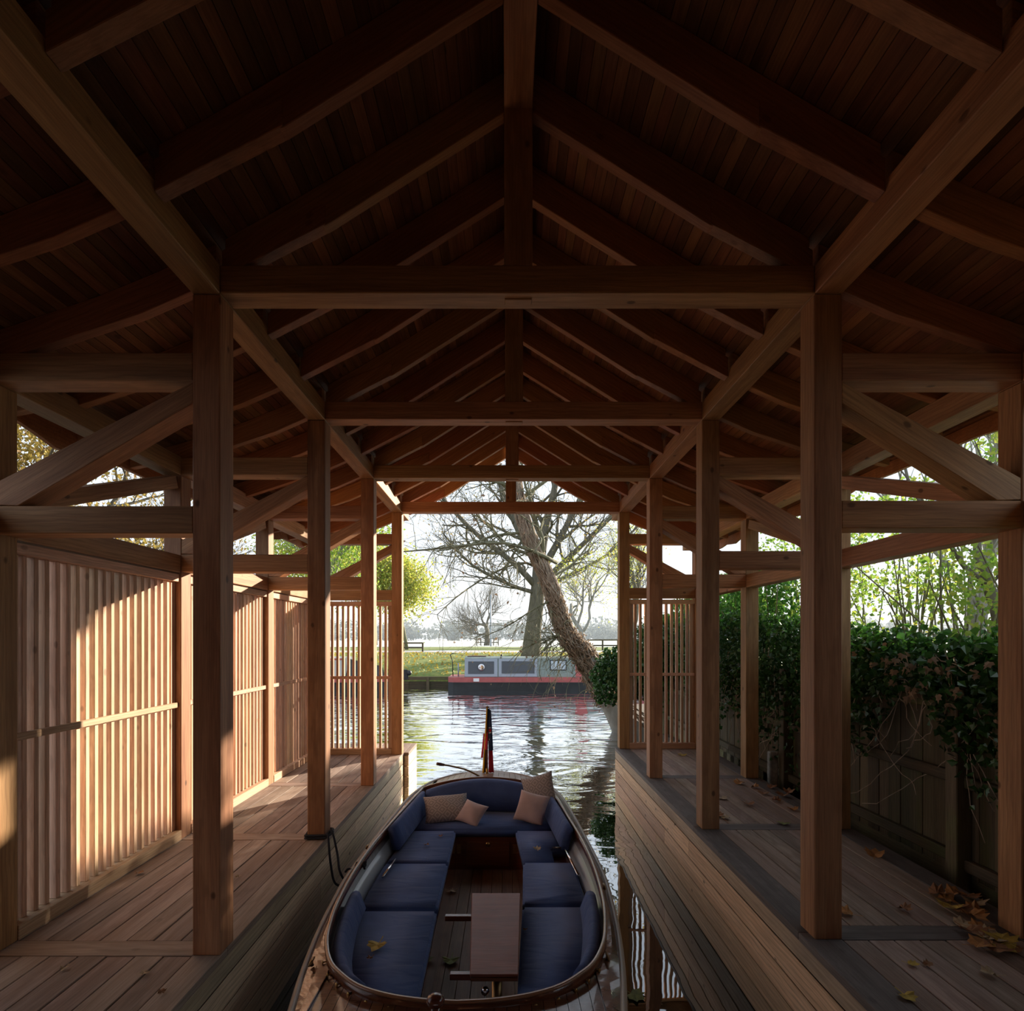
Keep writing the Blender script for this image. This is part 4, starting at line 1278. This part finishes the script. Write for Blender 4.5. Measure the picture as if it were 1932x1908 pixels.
def tree(name, label, base, height, r, d=(0, 0, 1), maxl=3, trunk=.45, spread=.7, up=.15, kids=(3, 5), barkmat=None, lm=None, nl=0, lsize=.15, jit=.4, group=None, wig=.14, shrink=.62, cat='tree'):
    root = thing(name, label, cat, base, group)
    P, tips = {}, []
    grow(base, d, height * trunk, r, 0, maxl, P, tips, spread, up, 7, kids, wig, shrink)
    pts = None
    if nl:
        tp = np.array(tips)
        pts = tp[rng.integers(0, len(tp), nl)] + rng.normal(size=(nl, 3)) * jit
    finish_tree(root, P, barkmat or M_BARK, pts, lm, lsize)
    return root

# great tree behind the grey narrowboat
root = thing('great_tree', 'great tree with massive flared trunk behind the grey narrowboat', 'tree', (1.75, 36.5, -1.3), 'trees on the far bank')
P, tips = {}, []
P[0] = [(np.array([(1.6, 36.5, -1.5), (1.62, 36.5, -.9), (1.75, 36.5, .6), (1.95, 36.5, 2.2), (2.1, 36.6, 3.6), (2.15, 36.6, 5.0)]), np.array([.80, .66, .55, .50, .48, .42]))]
for pts, rr in (([(1.95, 36.5, 3.4), (.4, 36.2, 5.0), (-2.0, 36.0, 6.8), (-4.6, 35.6, 9.6), (-6.5, 35.2, 12.5)], .23), ([(2.1, 36.5, 4.6), (.6, 36.4, 7.5), (-.6, 36.4, 10.6), (-1.4, 36.0, 14)], .28),
                ([(2.15, 36.6, 4.6), (2.6, 36.8, 7.5), (3.4, 37, 11), (3.8, 37, 15)], .34), ([(2.2, 36.6, 4.2), (4.0, 37, 7.5), (5.6, 37.4, 10.6), (7.6, 38, 14)], .27),
                ([(2.2, 36.6, 3.6), (4.6, 36, 5.8), (7.4, 35.6, 8.6), (9.8, 35, 12)], .22), ([(2.0, 36.5, 3.2), (3.6, 35.8, 3.9), (6.2, 35, 5.2), (8.6, 34.5, 7.4)], .16),
                ([(1.9, 36.4, 3.0), (.2, 36, 3.5), (-2.2, 35.4, 4.7), (-4.0, 35, 6.6)], .15)):
    pp = np.array([tuple(q) for q in smooth_tab(pts, 9)])
    rad = np.linspace(rr, rr * .35, 10)
    P.setdefault(1, []).append((pp, rad))
    for k in range(2, 10):
        for q in range(2):
            dd = pp[k] - pp[k - 1]; dd /= np.linalg.norm(dd)
            grow(pp[k], dd + rng.normal(size=3) * .75, rng.uniform(2.0, 3.4), rad[k] * .5, 2, 4, P, tips, .7, .06, 5, (2, 4), .2, .6)
tp = np.array(tips)
finish_tree(root, P, M_BARK, tp[rng.integers(0, len(tp), 2600)] + rng.normal(size=(2600, 3)) * .3, M_OCHRE, .13)

# leafy yellow-green trees and bare trees further off
tree('leafy_tree', 'young tree with bright yellow-green leaves standing by the low railing', (-9.1, 50.5, -1.03), 17.5, .18, maxl=3, trunk=.27, spread=.8, up=.10, kids=(5, 7), barkmat=M_BARKG, lm=M_LYEL, nl=15000, lsize=.27, jit=.85, group='trees on the far bank')
tree('leafy_tree', 'taller yellow-green tree rising above the left slatted screen', (-15.5, 47.0, -1.03), 17, .3, maxl=3, trunk=.42, spread=.8, up=.12, kids=(5, 7), barkmat=M_BARKG, lm=M_LYEL, nl=15000, lsize=.28, jit=1.0, group='trees on the far bank')
tree('leafy_tree', 'leafy green tree with grey trunk seen between the left braces', (-13.2, 34.5, -1.5), 14, .26, d=(.1, 0, 1), maxl=3, trunk=.5, spread=.8, up=.12, kids=(4, 6), barkmat=M_BARKP, lm=M_LLIGHT, nl=10000, lsize=.20, jit=.7, group='trees on the far bank')
tree('bare_tree', 'small round-headed bare tree beside the lamp post', (-2.9, 79, -1.0), 24, .42, maxl=4, trunk=.17, spread=1.0, up=.12, kids=(5, 7), barkmat=M_BARK, nl=0, group='bare trees on the far side', shrink=.78)
tree('bare_tree', 'thin crooked bare tree by the river opening post', (5.3, 31.0, -1.8), 12, .20, d=(-.10, 0, 1), maxl=4, trunk=.42, spread=.7, up=.1, kids=(4, 5), barkmat=M_BARKP, lm=M_LYEL, nl=2400, lsize=.11, jit=.35, wig=.22, group='bare trees on the far side')
tree('bare_tree', 'tall bare tree rising beyond the crooked tree', (11.5, 52, -1.0), 19, .36, maxl=4, trunk=.35, spread=.65, up=.14, kids=(4, 6), barkmat=M_BARK, lm=M_LYEL, nl=4000, lsize=.16, jit=.6, group='bare trees on the far side')
tree('bare_tree', 'misty bare tree farther back to the right', (17.0, 74, -1.0), 20, .4, maxl=4, trunk=.3, spread=.7, up=.12, kids=(4, 6), barkmat=M_BARK, group='bare trees on the far side')
tree('bare_tree', 'misty bare tree farther back between the leafy trees', (-20.0, 84, -1.0), 19, .4, maxl=4, trunk=.3, spread=.7, up=.12, kids=(4, 6), barkmat=M_BARK, group='bare trees on the far side')

# distant misty wood
root = thing('distant_wood', 'misty grey-green wood along the far edge of the meadow', 'wood', (0, 260, -1), kind='stuff')
cs = []
for i in range(150):
    x = rng.uniform(-330, 330); h = rng.uniform(6, 12); w = rng.uniform(5, 9)
    n = 230
    a = rng.normal(size=(n, 3)); a /= np.linalg.norm(a, axis=1)[:, None]
    a *= rng.uniform(.3, 1, n)[:, None] ** .5
    cs.append(a * np.array([w, 5, h * .5]) + np.array([x, 260 + rng.uniform(-15, 25), -1 + h * .5]))
v, f = leaves(np.concatenate(cs), 1.5, 0, .8)
tag(obj('wood_foliage', mesh(v, f, M_HAZE), root), kind='stuff')

# the leaning tree wrapped in dead ivy
root = thing('leaning_tree', 'leaning tree wrapped in brown dead ivy, reaching over the river', 'tree', (3.45, 14.6, -2.1))
TR = [at(1195, 1420, None, 14.8), at(1166, 1352, None, 14.6), at(1138, 1300, None, 14.4), at(1102, 1238, None, 14.1), at(1070, 1200, None, 13.9), at(1052, 1150, None, 13.75), at(1036, 1100, None, 13.5), at(1003, 1025, None, 13.2), at(984, 970, None, 13.0), at(972, 905, None, 12.8), at(960, 800, None, 12.5), at(948, 690, None, 12.3)]
tp_ = np.array([tuple(p) for p in smooth_tab(TR, 40)])
trad = np.interp(np.linspace(0, 1, 41), [0, .15, .4, .7, 1], [.33, .28, .175, .125, .085])
v, f = tubes([(tp_, trad)], 12); obj('trunk', mesh(v, f, M_BARKP, True), root)
# ivy stems creeping up the trunk
paths = []
tg = np.gradient(tp_, axis=0); tg /= np.linalg.norm(tg, axis=1)[:, None]
sd1 = np.cross(tg, [0, 1, 0]); sd1 /= np.linalg.norm(sd1, axis=1)[:, None]
sd2 = np.cross(tg, sd1)
for k in range(330):
    i0 = rng.integers(7, 26); n = rng.integers(7, 15); i1 = min(40, i0 + n)
    ph = rng.uniform(0, 6.28); tw = rng.uniform(-.42, .42)
    pts = []
    for i in range(i0, i1 + 1):
        ph += tw + rng.normal() * .3
        rr = trad[i] * rng.uniform(1.0, 1.35) + .01
        pts.append(tp_[i] + (sd1[i] * math.cos(ph) + sd2[i] * math.sin(ph)) * rr)
    paths.append((np.array(pts), np.linspace(rng.uniform(.010, .022), .007, len(pts))))
v, f = tubes(paths, 4); tag(obj('ivy_stems', mesh(v, f, M_STEM, True), root), kind='stuff')
idx = (6 + 17 * rng.beta(1.1, 1.8, 3800)).astype(int); ph = rng.uniform(0, 6.28, 3800)
rr = trad[idx] * rng.uniform(1.0, 1.5, 3800)
c = tp_[idx] + sd1[idx] * (np.cos(ph) * rr)[:, None] + sd2[idx] * (np.sin(ph) * rr)[:, None] + rng.normal(size=(3800, 3)) * .04
v, f = leaves(c, .06, .9); tag(obj('dead_ivy_leaves', mesh(v, f, M_DEAD), root), kind='stuff')
# long bare branches over the opening
P, tips = {}, []
for pts, r0 in (([at(1050, 1062, None, 13.4), at(1005, 1040, None, 12.9), at(950, 1025, None, 12.4), at(890, 1028, None, 12.0), at(820, 1036, None, 11.6), at(750, 1042, None, 11.2)], .050),
                ([at(1030, 1060, None, 13.4), at(960, 1030, None, 13.2), at(930, 1000, None, 13.1), at(905, 978, None, 13.0), at(880, 940, None, 12.8)], .045),
                ([at(1020, 1075, None, 13.5), at(985, 1062, None, 13.3), at(930, 1082, None, 13.0), at(870, 1120, None, 12.6), at(825, 1160, None, 12.4)], .035),
                ([at(990, 1005, None, 13.2), at(930, 1012, None, 13.0), at(880, 1030, None, 12.6), at(820, 1040, None, 12.2)], .04),
                ([at(1048, 1130, None, 13.6), at(1010, 1148, None, 13.4), at(960, 1180, None, 13.2), at(905, 1205, None, 13.0)], .03),
                ([at(1060, 1195, None, 13.8), at(1040, 1205, None, 13.7), at(1020, 1215, None, 13.6)], .05),
                ([at(1022, 1050, None, 13.3), at(1024, 1020, None, 13.1), at(1012, 985, None, 13.0), at(1000, 940, None, 12.8), at(985, 890, None, 12.6), at(990, 800, None, 12.4)], .06),
                ([at(985, 950, None, 13.0), at(940, 905, None, 12.8), at(890, 850, None, 12.5), at(830, 790, None, 12)], .05),
                ([at(985, 940, None, 13.0), at(1040, 900, None, 13.0), at(1100, 860, None, 12.8), at(1160, 840, None, 12.6)], .05),
                ([at(1040, 1090, None, 13.5), at(1085, 1060, None, 13.8), at(1130, 1000, None, 14.0), at(1170, 960, None, 14.2)], .035),
                ([at(980, 920, None, 12.9), at(900, 905, None, 12.6), at(820, 930, None, 12.2), at(740, 960, None, 11.8)], .045)):
    pp = np.array([tuple(q) for q in smooth_tab(pts, 10)])
    rad = np.linspace(r0, r0 * .25, 11)
    P.setdefault(1, []).append((pp, rad))
    for k in range(2, 11):
        dd = pp[min(10, k + 1)] - pp[k - 1]; dd /= np.linalg.norm(dd)
        for q in range(rng.integers(2, 5)):
            grow(pp[k], dd + rng.normal(size=3) * .8, rng.uniform(.5, 1.3), max(.006, rad[k] * .45), 3, 4, P, tips, .8, -.10, 6, (2, 4), .22, .6)
for k in range(26):    # hanging twigs low over the water
    p = tp_[rng.integers(8, 20)]
    grow(p, (rng.uniform(-1, -.2), rng.uniform(-.6, .4), rng.uniform(-.9, .1)), rng.uniform(.6, 1.5), .012, 3, 4, P, tips, .8, -.12, 7, (2, 4), .25, .6)
tp = np.array(tips)
P[2] = P.pop(3); P[3] = P.pop(4)
finish_tree(root, P, M_BARKG, tp[rng.integers(0, len(tp), 260)] + rng.normal(size=(260, 3)) * .03, M_DEAD, .09, 'withered_leaves')

# dark ivy bush at its foot, and individual ivy leaves
def ivy_leaf_mesh(mat, size):
    lob = [(0, -.08), (.20, -.16), (.42, .02), (.28, .16), (.34, .40), (.12, .36), (0, .72), (-.12, .36), (-.34, .40), (-.28, .16), (-.42, .02), (-.20, -.16)]
    v = [(0, .12 * size, .03 * size)] + [(x * size, y * size, -abs(x) * .25 * size) for x, y in lob]
    n = len(lob)
    return mesh(v, [(0, 1 + i, 1 + (i + 1) % n) for i in range(n)], mat)
IVYM = [ivy_leaf_mesh(m_, s_) for m_, s_ in ((M_IVY, .075), (M_IVYB, .07), (M_IVY, .06), (M_DEAD, .085))]
def place_leaf(name, root, me, p, face, par_spread=.5):
    nrm = Vector(face) + Vector(rng.normal(size=3) * par_spread)
    q = nrm.to_track_quat('Z', 'Y').to_matrix().to_4x4()
    return obj(name, me, root, T(*p) @ q @ Matrix.Rotation(random.uniform(2.2, 4.1), 4, 'Z'))

def bush(name, label, base, blobs, n, size, mat, group=None, stems=14, droop=.5, cat='bush', sm=None):
    root = thing(name, label, cat, base, group)
    cs = []
    tot = sum(b[3] * b[4] * b[5] for b in blobs) ** 1
    for (x, y, z, rx, ry, rz) in blobs:
        k = int(n * (rx * ry * rz) / tot)
        a = rng.normal(size=(k, 3)); a /= np.linalg.norm(a, axis=1)[:, None]
        a *= (rng.uniform(.15, 1, k) ** .4)[:, None]
        cs.append(a * np.array([rx, ry, rz]) + np.array([x, y, z]))
    v, f = leaves(np.concatenate(cs), size, droop, .8)
    tag(obj('foliage', mesh(v, f, mat), root), kind='stuff')
    paths = []
    for k in range(stems):
        b = blobs[k % len(blobs)]
        e = np.array(b[:3]) + rng.normal(size=3) * np.array(b[3:]) * .5
        s = np.array(base) + rng.normal(size=3) * np.array([.15, .15, 0])
        mid = (s + e) / 2 + rng.normal(size=3) * .15
        paths.append((np.array([tuple(q) for q in smooth_tab([s, mid, e], 8)]), np.linspace(.02, .006, 9)))
    v, f = tubes(paths, 5); tag(obj('stems', mesh(v, f, sm or M_STEM, True), root), kind='stuff')
    return root, np.concatenate(cs)
ivb, cs = bush('ivy_bush', 'dark glossy ivy bush hanging over the water at the foot of the leaning tree', (3.4, 12.4, -2.0),
     [(2.37, 12.0, -.65, .48, .5, .48), (2.2, 11.8, -1.08, .39, .42, .39), (2.76, 12.1, -.78, .52, .6, .6), (3.1, 11.4, -.35, .7, .8, .7), (2.03, 12.0, -.82, .26, .3, .26)], 6500, .095, M_IVY)
for p in cs[rng.integers(0, len(cs), 70)]:
    place_leaf('ivy_leaf', ivb, IVYM[rng.integers(0, 3)], p + np.array([-.12, -.2, .02]), (-.3, -1, .5))

# ------------------------------------------------------------------ right boundary: fence under ivy
XF = 3.36
fence = thing('boundary_fence', 'old mossy close-board fence smothered in ivy beside the right walkway', 'fence', (XF, 7, -1.98))
y = -1.6; k_ = 0
while y < 13.2:
    w = random.uniform(.125, .14)
    box('fence_board', fence, XF + .006 * (k_ % 2), XF + .014 + .006 * (k_ % 2), y - .008, y + w, -1.90 + random.uniform(-.02, .02), -.38 + random.uniform(-.03, .02), M_FENCE, .002)
    y += w; k_ += 1
for z in (-1.63, -1.03, -.48):
    for ya, yb in ((-1.6, 1.6), (1.6, 4.05), (4.05, 6.55), (6.55, 9.05), (9.05, 13.2)):
        beam('fence_rail', fence, (XF - .03, ya + .002, z + random.uniform(-.015, .015)), (XF - .03, yb - .002, z + random.uniform(-.015, .015)), .055, .085, M_FENCE, .008)
for yy in (1.65, 4.05, 6.55, 9.05, 11.5):
    box('fence_post', fence, XF - .11, XF - .001, yy - .055, yy + .055, -2.0, -.36, M_FENCE, .006)
box('gravel_board', fence, XF, XF + .03, -1.6, 13.2, -2.0, -1.74, M_FENCE, .003)
box('concrete_spur', fence, XF - .21, XF - .112, 6.62, 6.70, -2.0, -1.36, plain('lichened_concrete', (.30, .30, .28), .9, var=.3), .01)

ivy = thing('ivy', 'dark ivy spilling over the top of the old fence with withered brown leaves', 'ivy', (XF + .15, 6, -1.98))
N = 26000
yy = rng.uniform(-1.5, 13.4, N)
top = np.interp(yy, [2, 4.2, 5.2, 6.5, 8, 9.5, 13.4], [-.02, -.02, .02, .20, .34, .42, .5])
u = rng.uniform(0, 1, N) ** .8
xx = XF + .13 + rng.normal(size=N) * .15
zz = top - u * (.22 + (top + .22) * .95) + rng.normal(size=N) * .04
c1 = np.stack([xx - .05 * u, yy, zz], 1)
n2 = 7500
yy = rng.uniform(1.8, 13.4, n2)
hang = rng.exponential(.38, n2)
patch = (np.sin(yy * 2.3) + np.sin(yy * 5.1 + 1) + np.sin(yy * .9 + 2)) * .16
keep = hang < (.55 + patch * 1.8 + .25 * (yy > 6.5) * 1.6)
c2 = np.stack([XF - .06 - rng.uniform(0, .10, n2), yy, -.40 - hang], 1)[keep]
c2 = c2[c2[:, 2] > -1.9]
allc = np.concatenate([c1, c2])
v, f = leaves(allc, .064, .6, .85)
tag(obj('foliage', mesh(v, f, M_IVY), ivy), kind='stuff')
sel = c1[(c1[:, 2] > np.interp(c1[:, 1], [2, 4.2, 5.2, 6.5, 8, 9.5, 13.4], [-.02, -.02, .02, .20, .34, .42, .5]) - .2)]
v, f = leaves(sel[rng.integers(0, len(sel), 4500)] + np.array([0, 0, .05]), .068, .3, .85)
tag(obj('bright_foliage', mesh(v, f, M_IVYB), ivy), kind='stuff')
near = allc[(allc[:, 1] > 3.4) & (allc[:, 1] < 9) & (allc[:, 0] < XF + .02)]
for p in near[rng.integers(0, len(near), 215)]:
    place_leaf('ivy_leaf', ivy, IVYM[0 if p[2] < -.35 else rng.integers(0, 3)], p + np.array([-.06, 0, 0]), (-1, -.4, .45))
for k in range(46):
    p = np.array([XF - .10 - rng.uniform(0, .12), rng.normal(4.35, .42), -.26 + rng.normal() * .13])
    place_leaf('withered_leaf', ivy, IVYM[3], p, (-1, -.5, .2), .8)
paths = []
for k in range(60):
    y0 = rng.uniform(3, 9); z0 = rng.uniform(-.6, -.1); n = rng.integers(6, 14)
    p = np.array([XF - .08, y0, z0]); pts = [p]
    dz, dy = rng.uniform(-.12, -.03), rng.normal() * .05
    for i in range(n):
        dy += rng.normal() * .025
        p = p + np.array([rng.normal() * .012, dy, dz + rng.normal() * .02]); p[0] = min(p[0], XF - .02)
        if p[2] < -1.9: break
        pts.append(p)
    if len(pts) > 3: paths.append((np.array(pts), np.linspace(.005, .003, len(pts))))
v, f = tubes(paths, 4); tag(obj('tendrils', mesh(v, f, M_STEM, True), ivy), kind='stuff')

# shrubs and slender trunks behind the fence
G2 = 'shrubs behind the ivy fence'
bush('shrub', 'light green shrub rising above the ivy nearest the camera', (4.6, 4.7, -1.98), [(4.3, 4.6, .3, .6, .9, .55), (4.7, 5.4, .9, .8, .9, .7), (5.0, 4.6, 1.7, .9, .9, .7)], 2700, .062, M_LLIGHT, G2, 44, cat='shrub', sm=M_BARKG)
bush('shrub', 'fresh green shrub behind the ivy beside the second frame', (4.9, 6.6, -1.98), [(4.5, 6.4, .35, .6, .9, .5), (5.2, 7.2, 1.2, .9, 1.2, .9)], 2300, .06, M_LLIGHT, G2, 40, cat='shrub', sm=M_BARKG)
bush('shrub', 'sparse leafy shrub behind the third right frame', (5.0, 9.0, -1.98), [(4.6, 8.6, .7, .8, 1.0, .6), (5.4, 9.8, 1.8, 1.0, 1.2, 1.0)], 2600, .07, M_LGRN, G2, 36, cat='shrub', sm=M_BARKG)
bush('shrub', 'dark evergreen shrub against the boundary near the river end', (4.6, 11.2, -1.98), [(4.2, 10.4, .25, .7, 1.1, .7), (4.1, 9.0, .55, .6, .8, .65), (4.5, 11.9, .65, .9, 1.3, .75)], 9000, .085, M_IVYB, G2, 20, cat='shrub', sm=M_BARKG)
tree('slender_tree', 'slender pale-trunked tree behind the fresh green shrub', (6.6, 8.4, -1.98), 8.0, .10, maxl=3, trunk=.5, spread=.5, up=.2, kids=(4, 5), barkmat=M_BARKP, lm=M_LLIGHT, nl=500, lsize=.11, jit=.3, group='slender trees behind the fence')
tree('slender_tree', 'second slender pale tree, leaning beside the first', (7.3, 9.3, -1.98), 8.5, .12, d=(.2, .1, 1), maxl=3, trunk=.5, spread=.5, up=.2, kids=(4, 5), barkmat=M_BARKP, lm=M_LLIGHT, nl=500, lsize=.11, jit=.3, group='slender trees behind the fence')
tree('slender_tree', 'brown-barked tree with cut limb behind the near end of the fence', (4.75, 5.35, -1.98), 6.0, .075, d=(.05, 0, 1), maxl=3, trunk=.6, spread=.7, up=.1, kids=(3, 5), barkmat=M_BARK, lm=M_LLIGHT, nl=420, lsize=.10, jit=.25, group='slender trees behind the fence')
bush('shrub', 'dense evergreen shrub behind the fence beside the camera', (4.6, 1.0, -1.98), [(4.3, .6, -.3, .7, 1.3, .7), (4.6, 2.2, -.2, .7, 1.0, .6), (4.6, -.8, .0, .8, 1.2, .7)], 3000, .12, M_IVYB, G2, 20, cat='shrub', sm=M_BARKG)  # out of view, added to cut sky light on the near end
# reeds by the river end
rd = thing('reeds', 'tall green reeds above the ivy near the river end', 'reeds', (3.9, 9.6, -1.98), kind='stuff')
paths = []
for k in range(90):
    b = np.array([rng.uniform(3.6, 4.4), rng.uniform(8.6, 11.5), -1.9]); hgt = rng.uniform(2.3, 3.3)
    e = b + np.array([rng.normal() * .25, rng.normal() * .25, hgt])
    m_ = (b + e) / 2 + rng.normal(size=3) * .05
    paths.append((np.array([tuple(q) for q in smooth_tab([b, m_, e], 6)]), np.linspace(.009, .003, 7)))
v, f = tubes(paths, 4); tag(obj('reed_stems', mesh(v, f, plain('reed', (.30, .36, .12), .7), True), rd), kind='stuff')

# trees beyond the left screens
tree('autumn_tree', 'ochre-leaved tree seen above the nearest left screen', (-13.2, 14.6, -1.95), 14.5, .26, d=(.03, .03, 1), maxl=4, trunk=.36, spread=.8, up=.10, kids=(4, 6), barkmat=M_BARK, lm=M_OCHRE, nl=17000, lsize=.12, jit=.45, group='trees beyond the left screens')
tree('autumn_tree', 'thin ochre tree behind the second left screen', (-10.6, 15.6, -1.95), 11, .16, maxl=4, trunk=.35, spread=.75, up=.12, kids=(4, 5), barkmat=M_BARK, lm=M_OCHRE, nl=1600, lsize=.09, jit=.35, group='trees beyond the left screens')

# ------------------------------------------------------------------ fallen leaves
def maple_mesh(mat, s, curl, seed):
    r = random.Random(seed)
    spec = [(-90, .40), (-62, .52), (-40, .74), (-22, .66), (-2, .92), (14, .70), (34, .95), (56, .68), (90, 1.0), (124, .68), (146, .95), (166, .70), (182, .92), (202, .66), (220, .74), (242, .52)]
    v = [(0, 0, .012)]
    for a, rad in spec:
        rad *= s * .5 * r.uniform(.88, 1.1); a = math.radians(a + r.uniform(-5, 5))
        x, y_ = rad * math.cos(a), rad * math.sin(a)
        z = .42 * curl * ((x / s) ** 2 * 2.2 * s + max(0, y_) ** 2 / s * r.uniform(.3, 1.3)) + r.uniform(0, .010)
        v.append((x, y_, z))
    n = len(spec)
    f = [(0, 1 + i, 1 + (i + 1) % n) for i in range(n)]
    k = len(v)
    v += [(-.003, -.16 * s, .006), (.003, -.16 * s, .006), (.004, -.62 * s, .014), (-.002, -.62 * s, .014)]
    f.append((k, k + 1, k + 2, k + 3))
    return mesh(v, f, mat)
def lm_(name, c): 
    m = plain(name, c, .7, var=.3, vscale=40)
    return m
M_FB, M_FO, M_FY2, M_FG, M_FP = lm_('brown_fallen_leaf', (.24, .115, .05)), lm_('orange_fallen_leaf', (.36, .17, .05)), lm_('yellow_fallen_leaf', (.45, .33, .06)), lm_('green_fallen_leaf', (.20, .23, .07)), lm_('pale_fallen_leaf', (.42, .33, .21))
def fallen(label, px, py, z, s, mat, curl, group, rot=None, lift=.004):
    p = at(px, py, z)
    me = maple_mesh(mat, s, curl, int(px * 7 + py))
    M = T(p.x, p.y, z + lift) @ Matrix.Rotation(random.uniform(0, 6.28) if rot is None else rot, 4, 'Z') @ Matrix.Rotation(random.uniform(-.12, .12), 4, 'X')
    return tag(obj('fallen_leaf', me, None, M), label, 'leaf', group)
GL = 'fallen leaves on the right walkway'
pile = 'brown plane leaf in the pile by the nearest right outer post'
for i, (px, py) in enumerate([(1768, 1690), (1782, 1702), (1800, 1694), (1826, 1700), (1838, 1708), (1792, 1716), (1812, 1724), (1836, 1738), (1838, 1722), (1832, 1764), (1868, 1776), (1890, 1782), (1905, 1792), (1846, 1757), (1848, 1790), (1880, 1800), (1818, 1748), (1886, 1792)]):
    nm_, mt_ = [('brown', M_FB), ('orange', M_FO), ('orange', M_FO), ('brown', M_FB), ('pale tan', M_FP), ('yellow', M_FY2)][i % 6]
    fallen(nm_ + pile[5:], px, py, DR, random.uniform(.13, .19), mt_, random.uniform(.6, 1.6), GL + ', ' + nm_ + ' ones in the pile', lift=.004 + .006 * (i % 4))
far = 'small brown leaf among those scattered beside the second and third right outer posts'
for px, py in ((1395, 1480), (1424, 1488), (1440, 1499), (1456, 1488), (1412, 1519), (1466, 1513), (1488, 1496), (1496, 1530), (1352, 1541), (1478, 1503)):
    fallen(far, px, py, DR, random.uniform(.12, .17), random.choice([M_FB, M_FO, M_FB]), random.uniform(.7, 1.6), GL + ', scattered')
for lab, px, py, s, mat, cu in (('lone curled brown leaf in mid walkway behind the nearest right post', 1650, 1616, .17, M_FO, 1.3), ('orange leaf tucked against the nearest right post', 1598, 1726, .13, M_FO, .9),
                                ('shrivelled dark leaf in the middle of the right walkway', 1705, 1719, .11, M_FB, 1.6), ('small yellow-green leaf lying on the nearest right planks', 1721, 1823, .07, M_FY2, .8),
                                ('tiny curled brown leaf beside the small yellow-green one', 1752, 1825, .06, M_FB, 1.4), ('pale curled leaf on the nearest right planks', 1868, 1842, .10, M_FP, 1.4),
                                ('long yellow-green leaf on the dark edge board at the bottom', 1711, 1884, .10, M_FY2, .8), ('olive leaf on the cross board between the right posts', 1478, 1556, .13, M_FG, .7),
                                ('pale green leaf on the planks below the second right post', 1362, 1508, .13, M_FP, .7), ('grey leaf curled at the foot of the second right post', 1372, 1546, .12, M_FP, 1.2),
                                ('yellow leaf in front of the right river-end screen', 1287, 1426, .16, M_FY2, .8)):
    fallen(lab, px, py, DR, s, mat, cu, GL)
GB = 'fallen leaves in the launch'
fallen('yellow-brown maple leaf on the near left cushion', 712, 1789, SEATZ1, .15, M_FY2, 1.2, GB, lift=.008)
fallen('olive maple leaf on the boat floor beside the table', 851, 1815, -2.45, .15, M_FG, .9, GB)
fallen('curled brown leaf on the boat floor behind the table slide', 856, 1684, -2.45, .11, M_FP, 1.8, GB)
fallen('pale withered leaf on the far right cushion', 1014, 1605, SEATZ1, .09, M_FP, 1.4, GB, lift=.008)
fallen('small dark leaf near the back of the far left cushion', 832, 1580, SEATZ1, .06, M_FB, 1.2, GB, lift=.008)
fallen('small brown leaf in the middle of the far left cushion', 805, 1597, SEATZ1, .06, M_FB, 1.2, GB, lift=.008)
fallen('tiny dark leaf below the yellow maple leaf on the cushion', 698, 1812, SEATZ1, .05, M_FB, 1.0, GB, lift=.008)
fallen('tiny rust-coloured leaf on the near right cushion', 991, 1758, SEATZ1, .04, M_FB, 1.0, GB, lift=.008)
fallen('olive leaf floating on the dark water beside the launch', 1198, 1880, -H, .17, M_FG, .15, None, lift=.003)
GD = 'fallen leaves on the left walkway'
for lab, px, py, s in (('tiny brown leaf on the left planks near the bottom edge', 305, 1876, .05), ('small curled leaf at the foot of the nearest left screen', 262, 1650, .08), ('tiny pale leaf on the left planks behind the nearest post', 448, 1657, .04),
                       ('tiny pale leaf on the left planks in the corner', 122, 1831, .05), ('pale twig-like leaf between the near left planks', 272, 1840, .06)):
    fallen(lab, px, py, DL, s, M_FP if 'pale' in lab else M_FB, 1.0, GD)
# ------------------------------------------------------------------ morning mist over the far bank
def haze():
    m = bpy.data.materials.new('morning_mist')
    m.use_nodes = True
    nt = m.node_tree
    nt.nodes.remove(nt.nodes['Principled BSDF'])
    vs_ = nd(nt, 'ShaderNodeVolumeScatter', inp={'Color': (.42, .50, .58, 1), 'Density': .0026, 'Anisotropy': .1})
    nt.links.new(vs_.outputs[0], nt.nodes['Material Output'].inputs['Volume'])
    me = boxmesh(700, 400, 40, m, 0)
    tag(obj('morning_mist', me, None, T(0, 240, 18.4)), 'thin morning mist over the far bank and meadow', 'mist', kind='stuff')
haze()
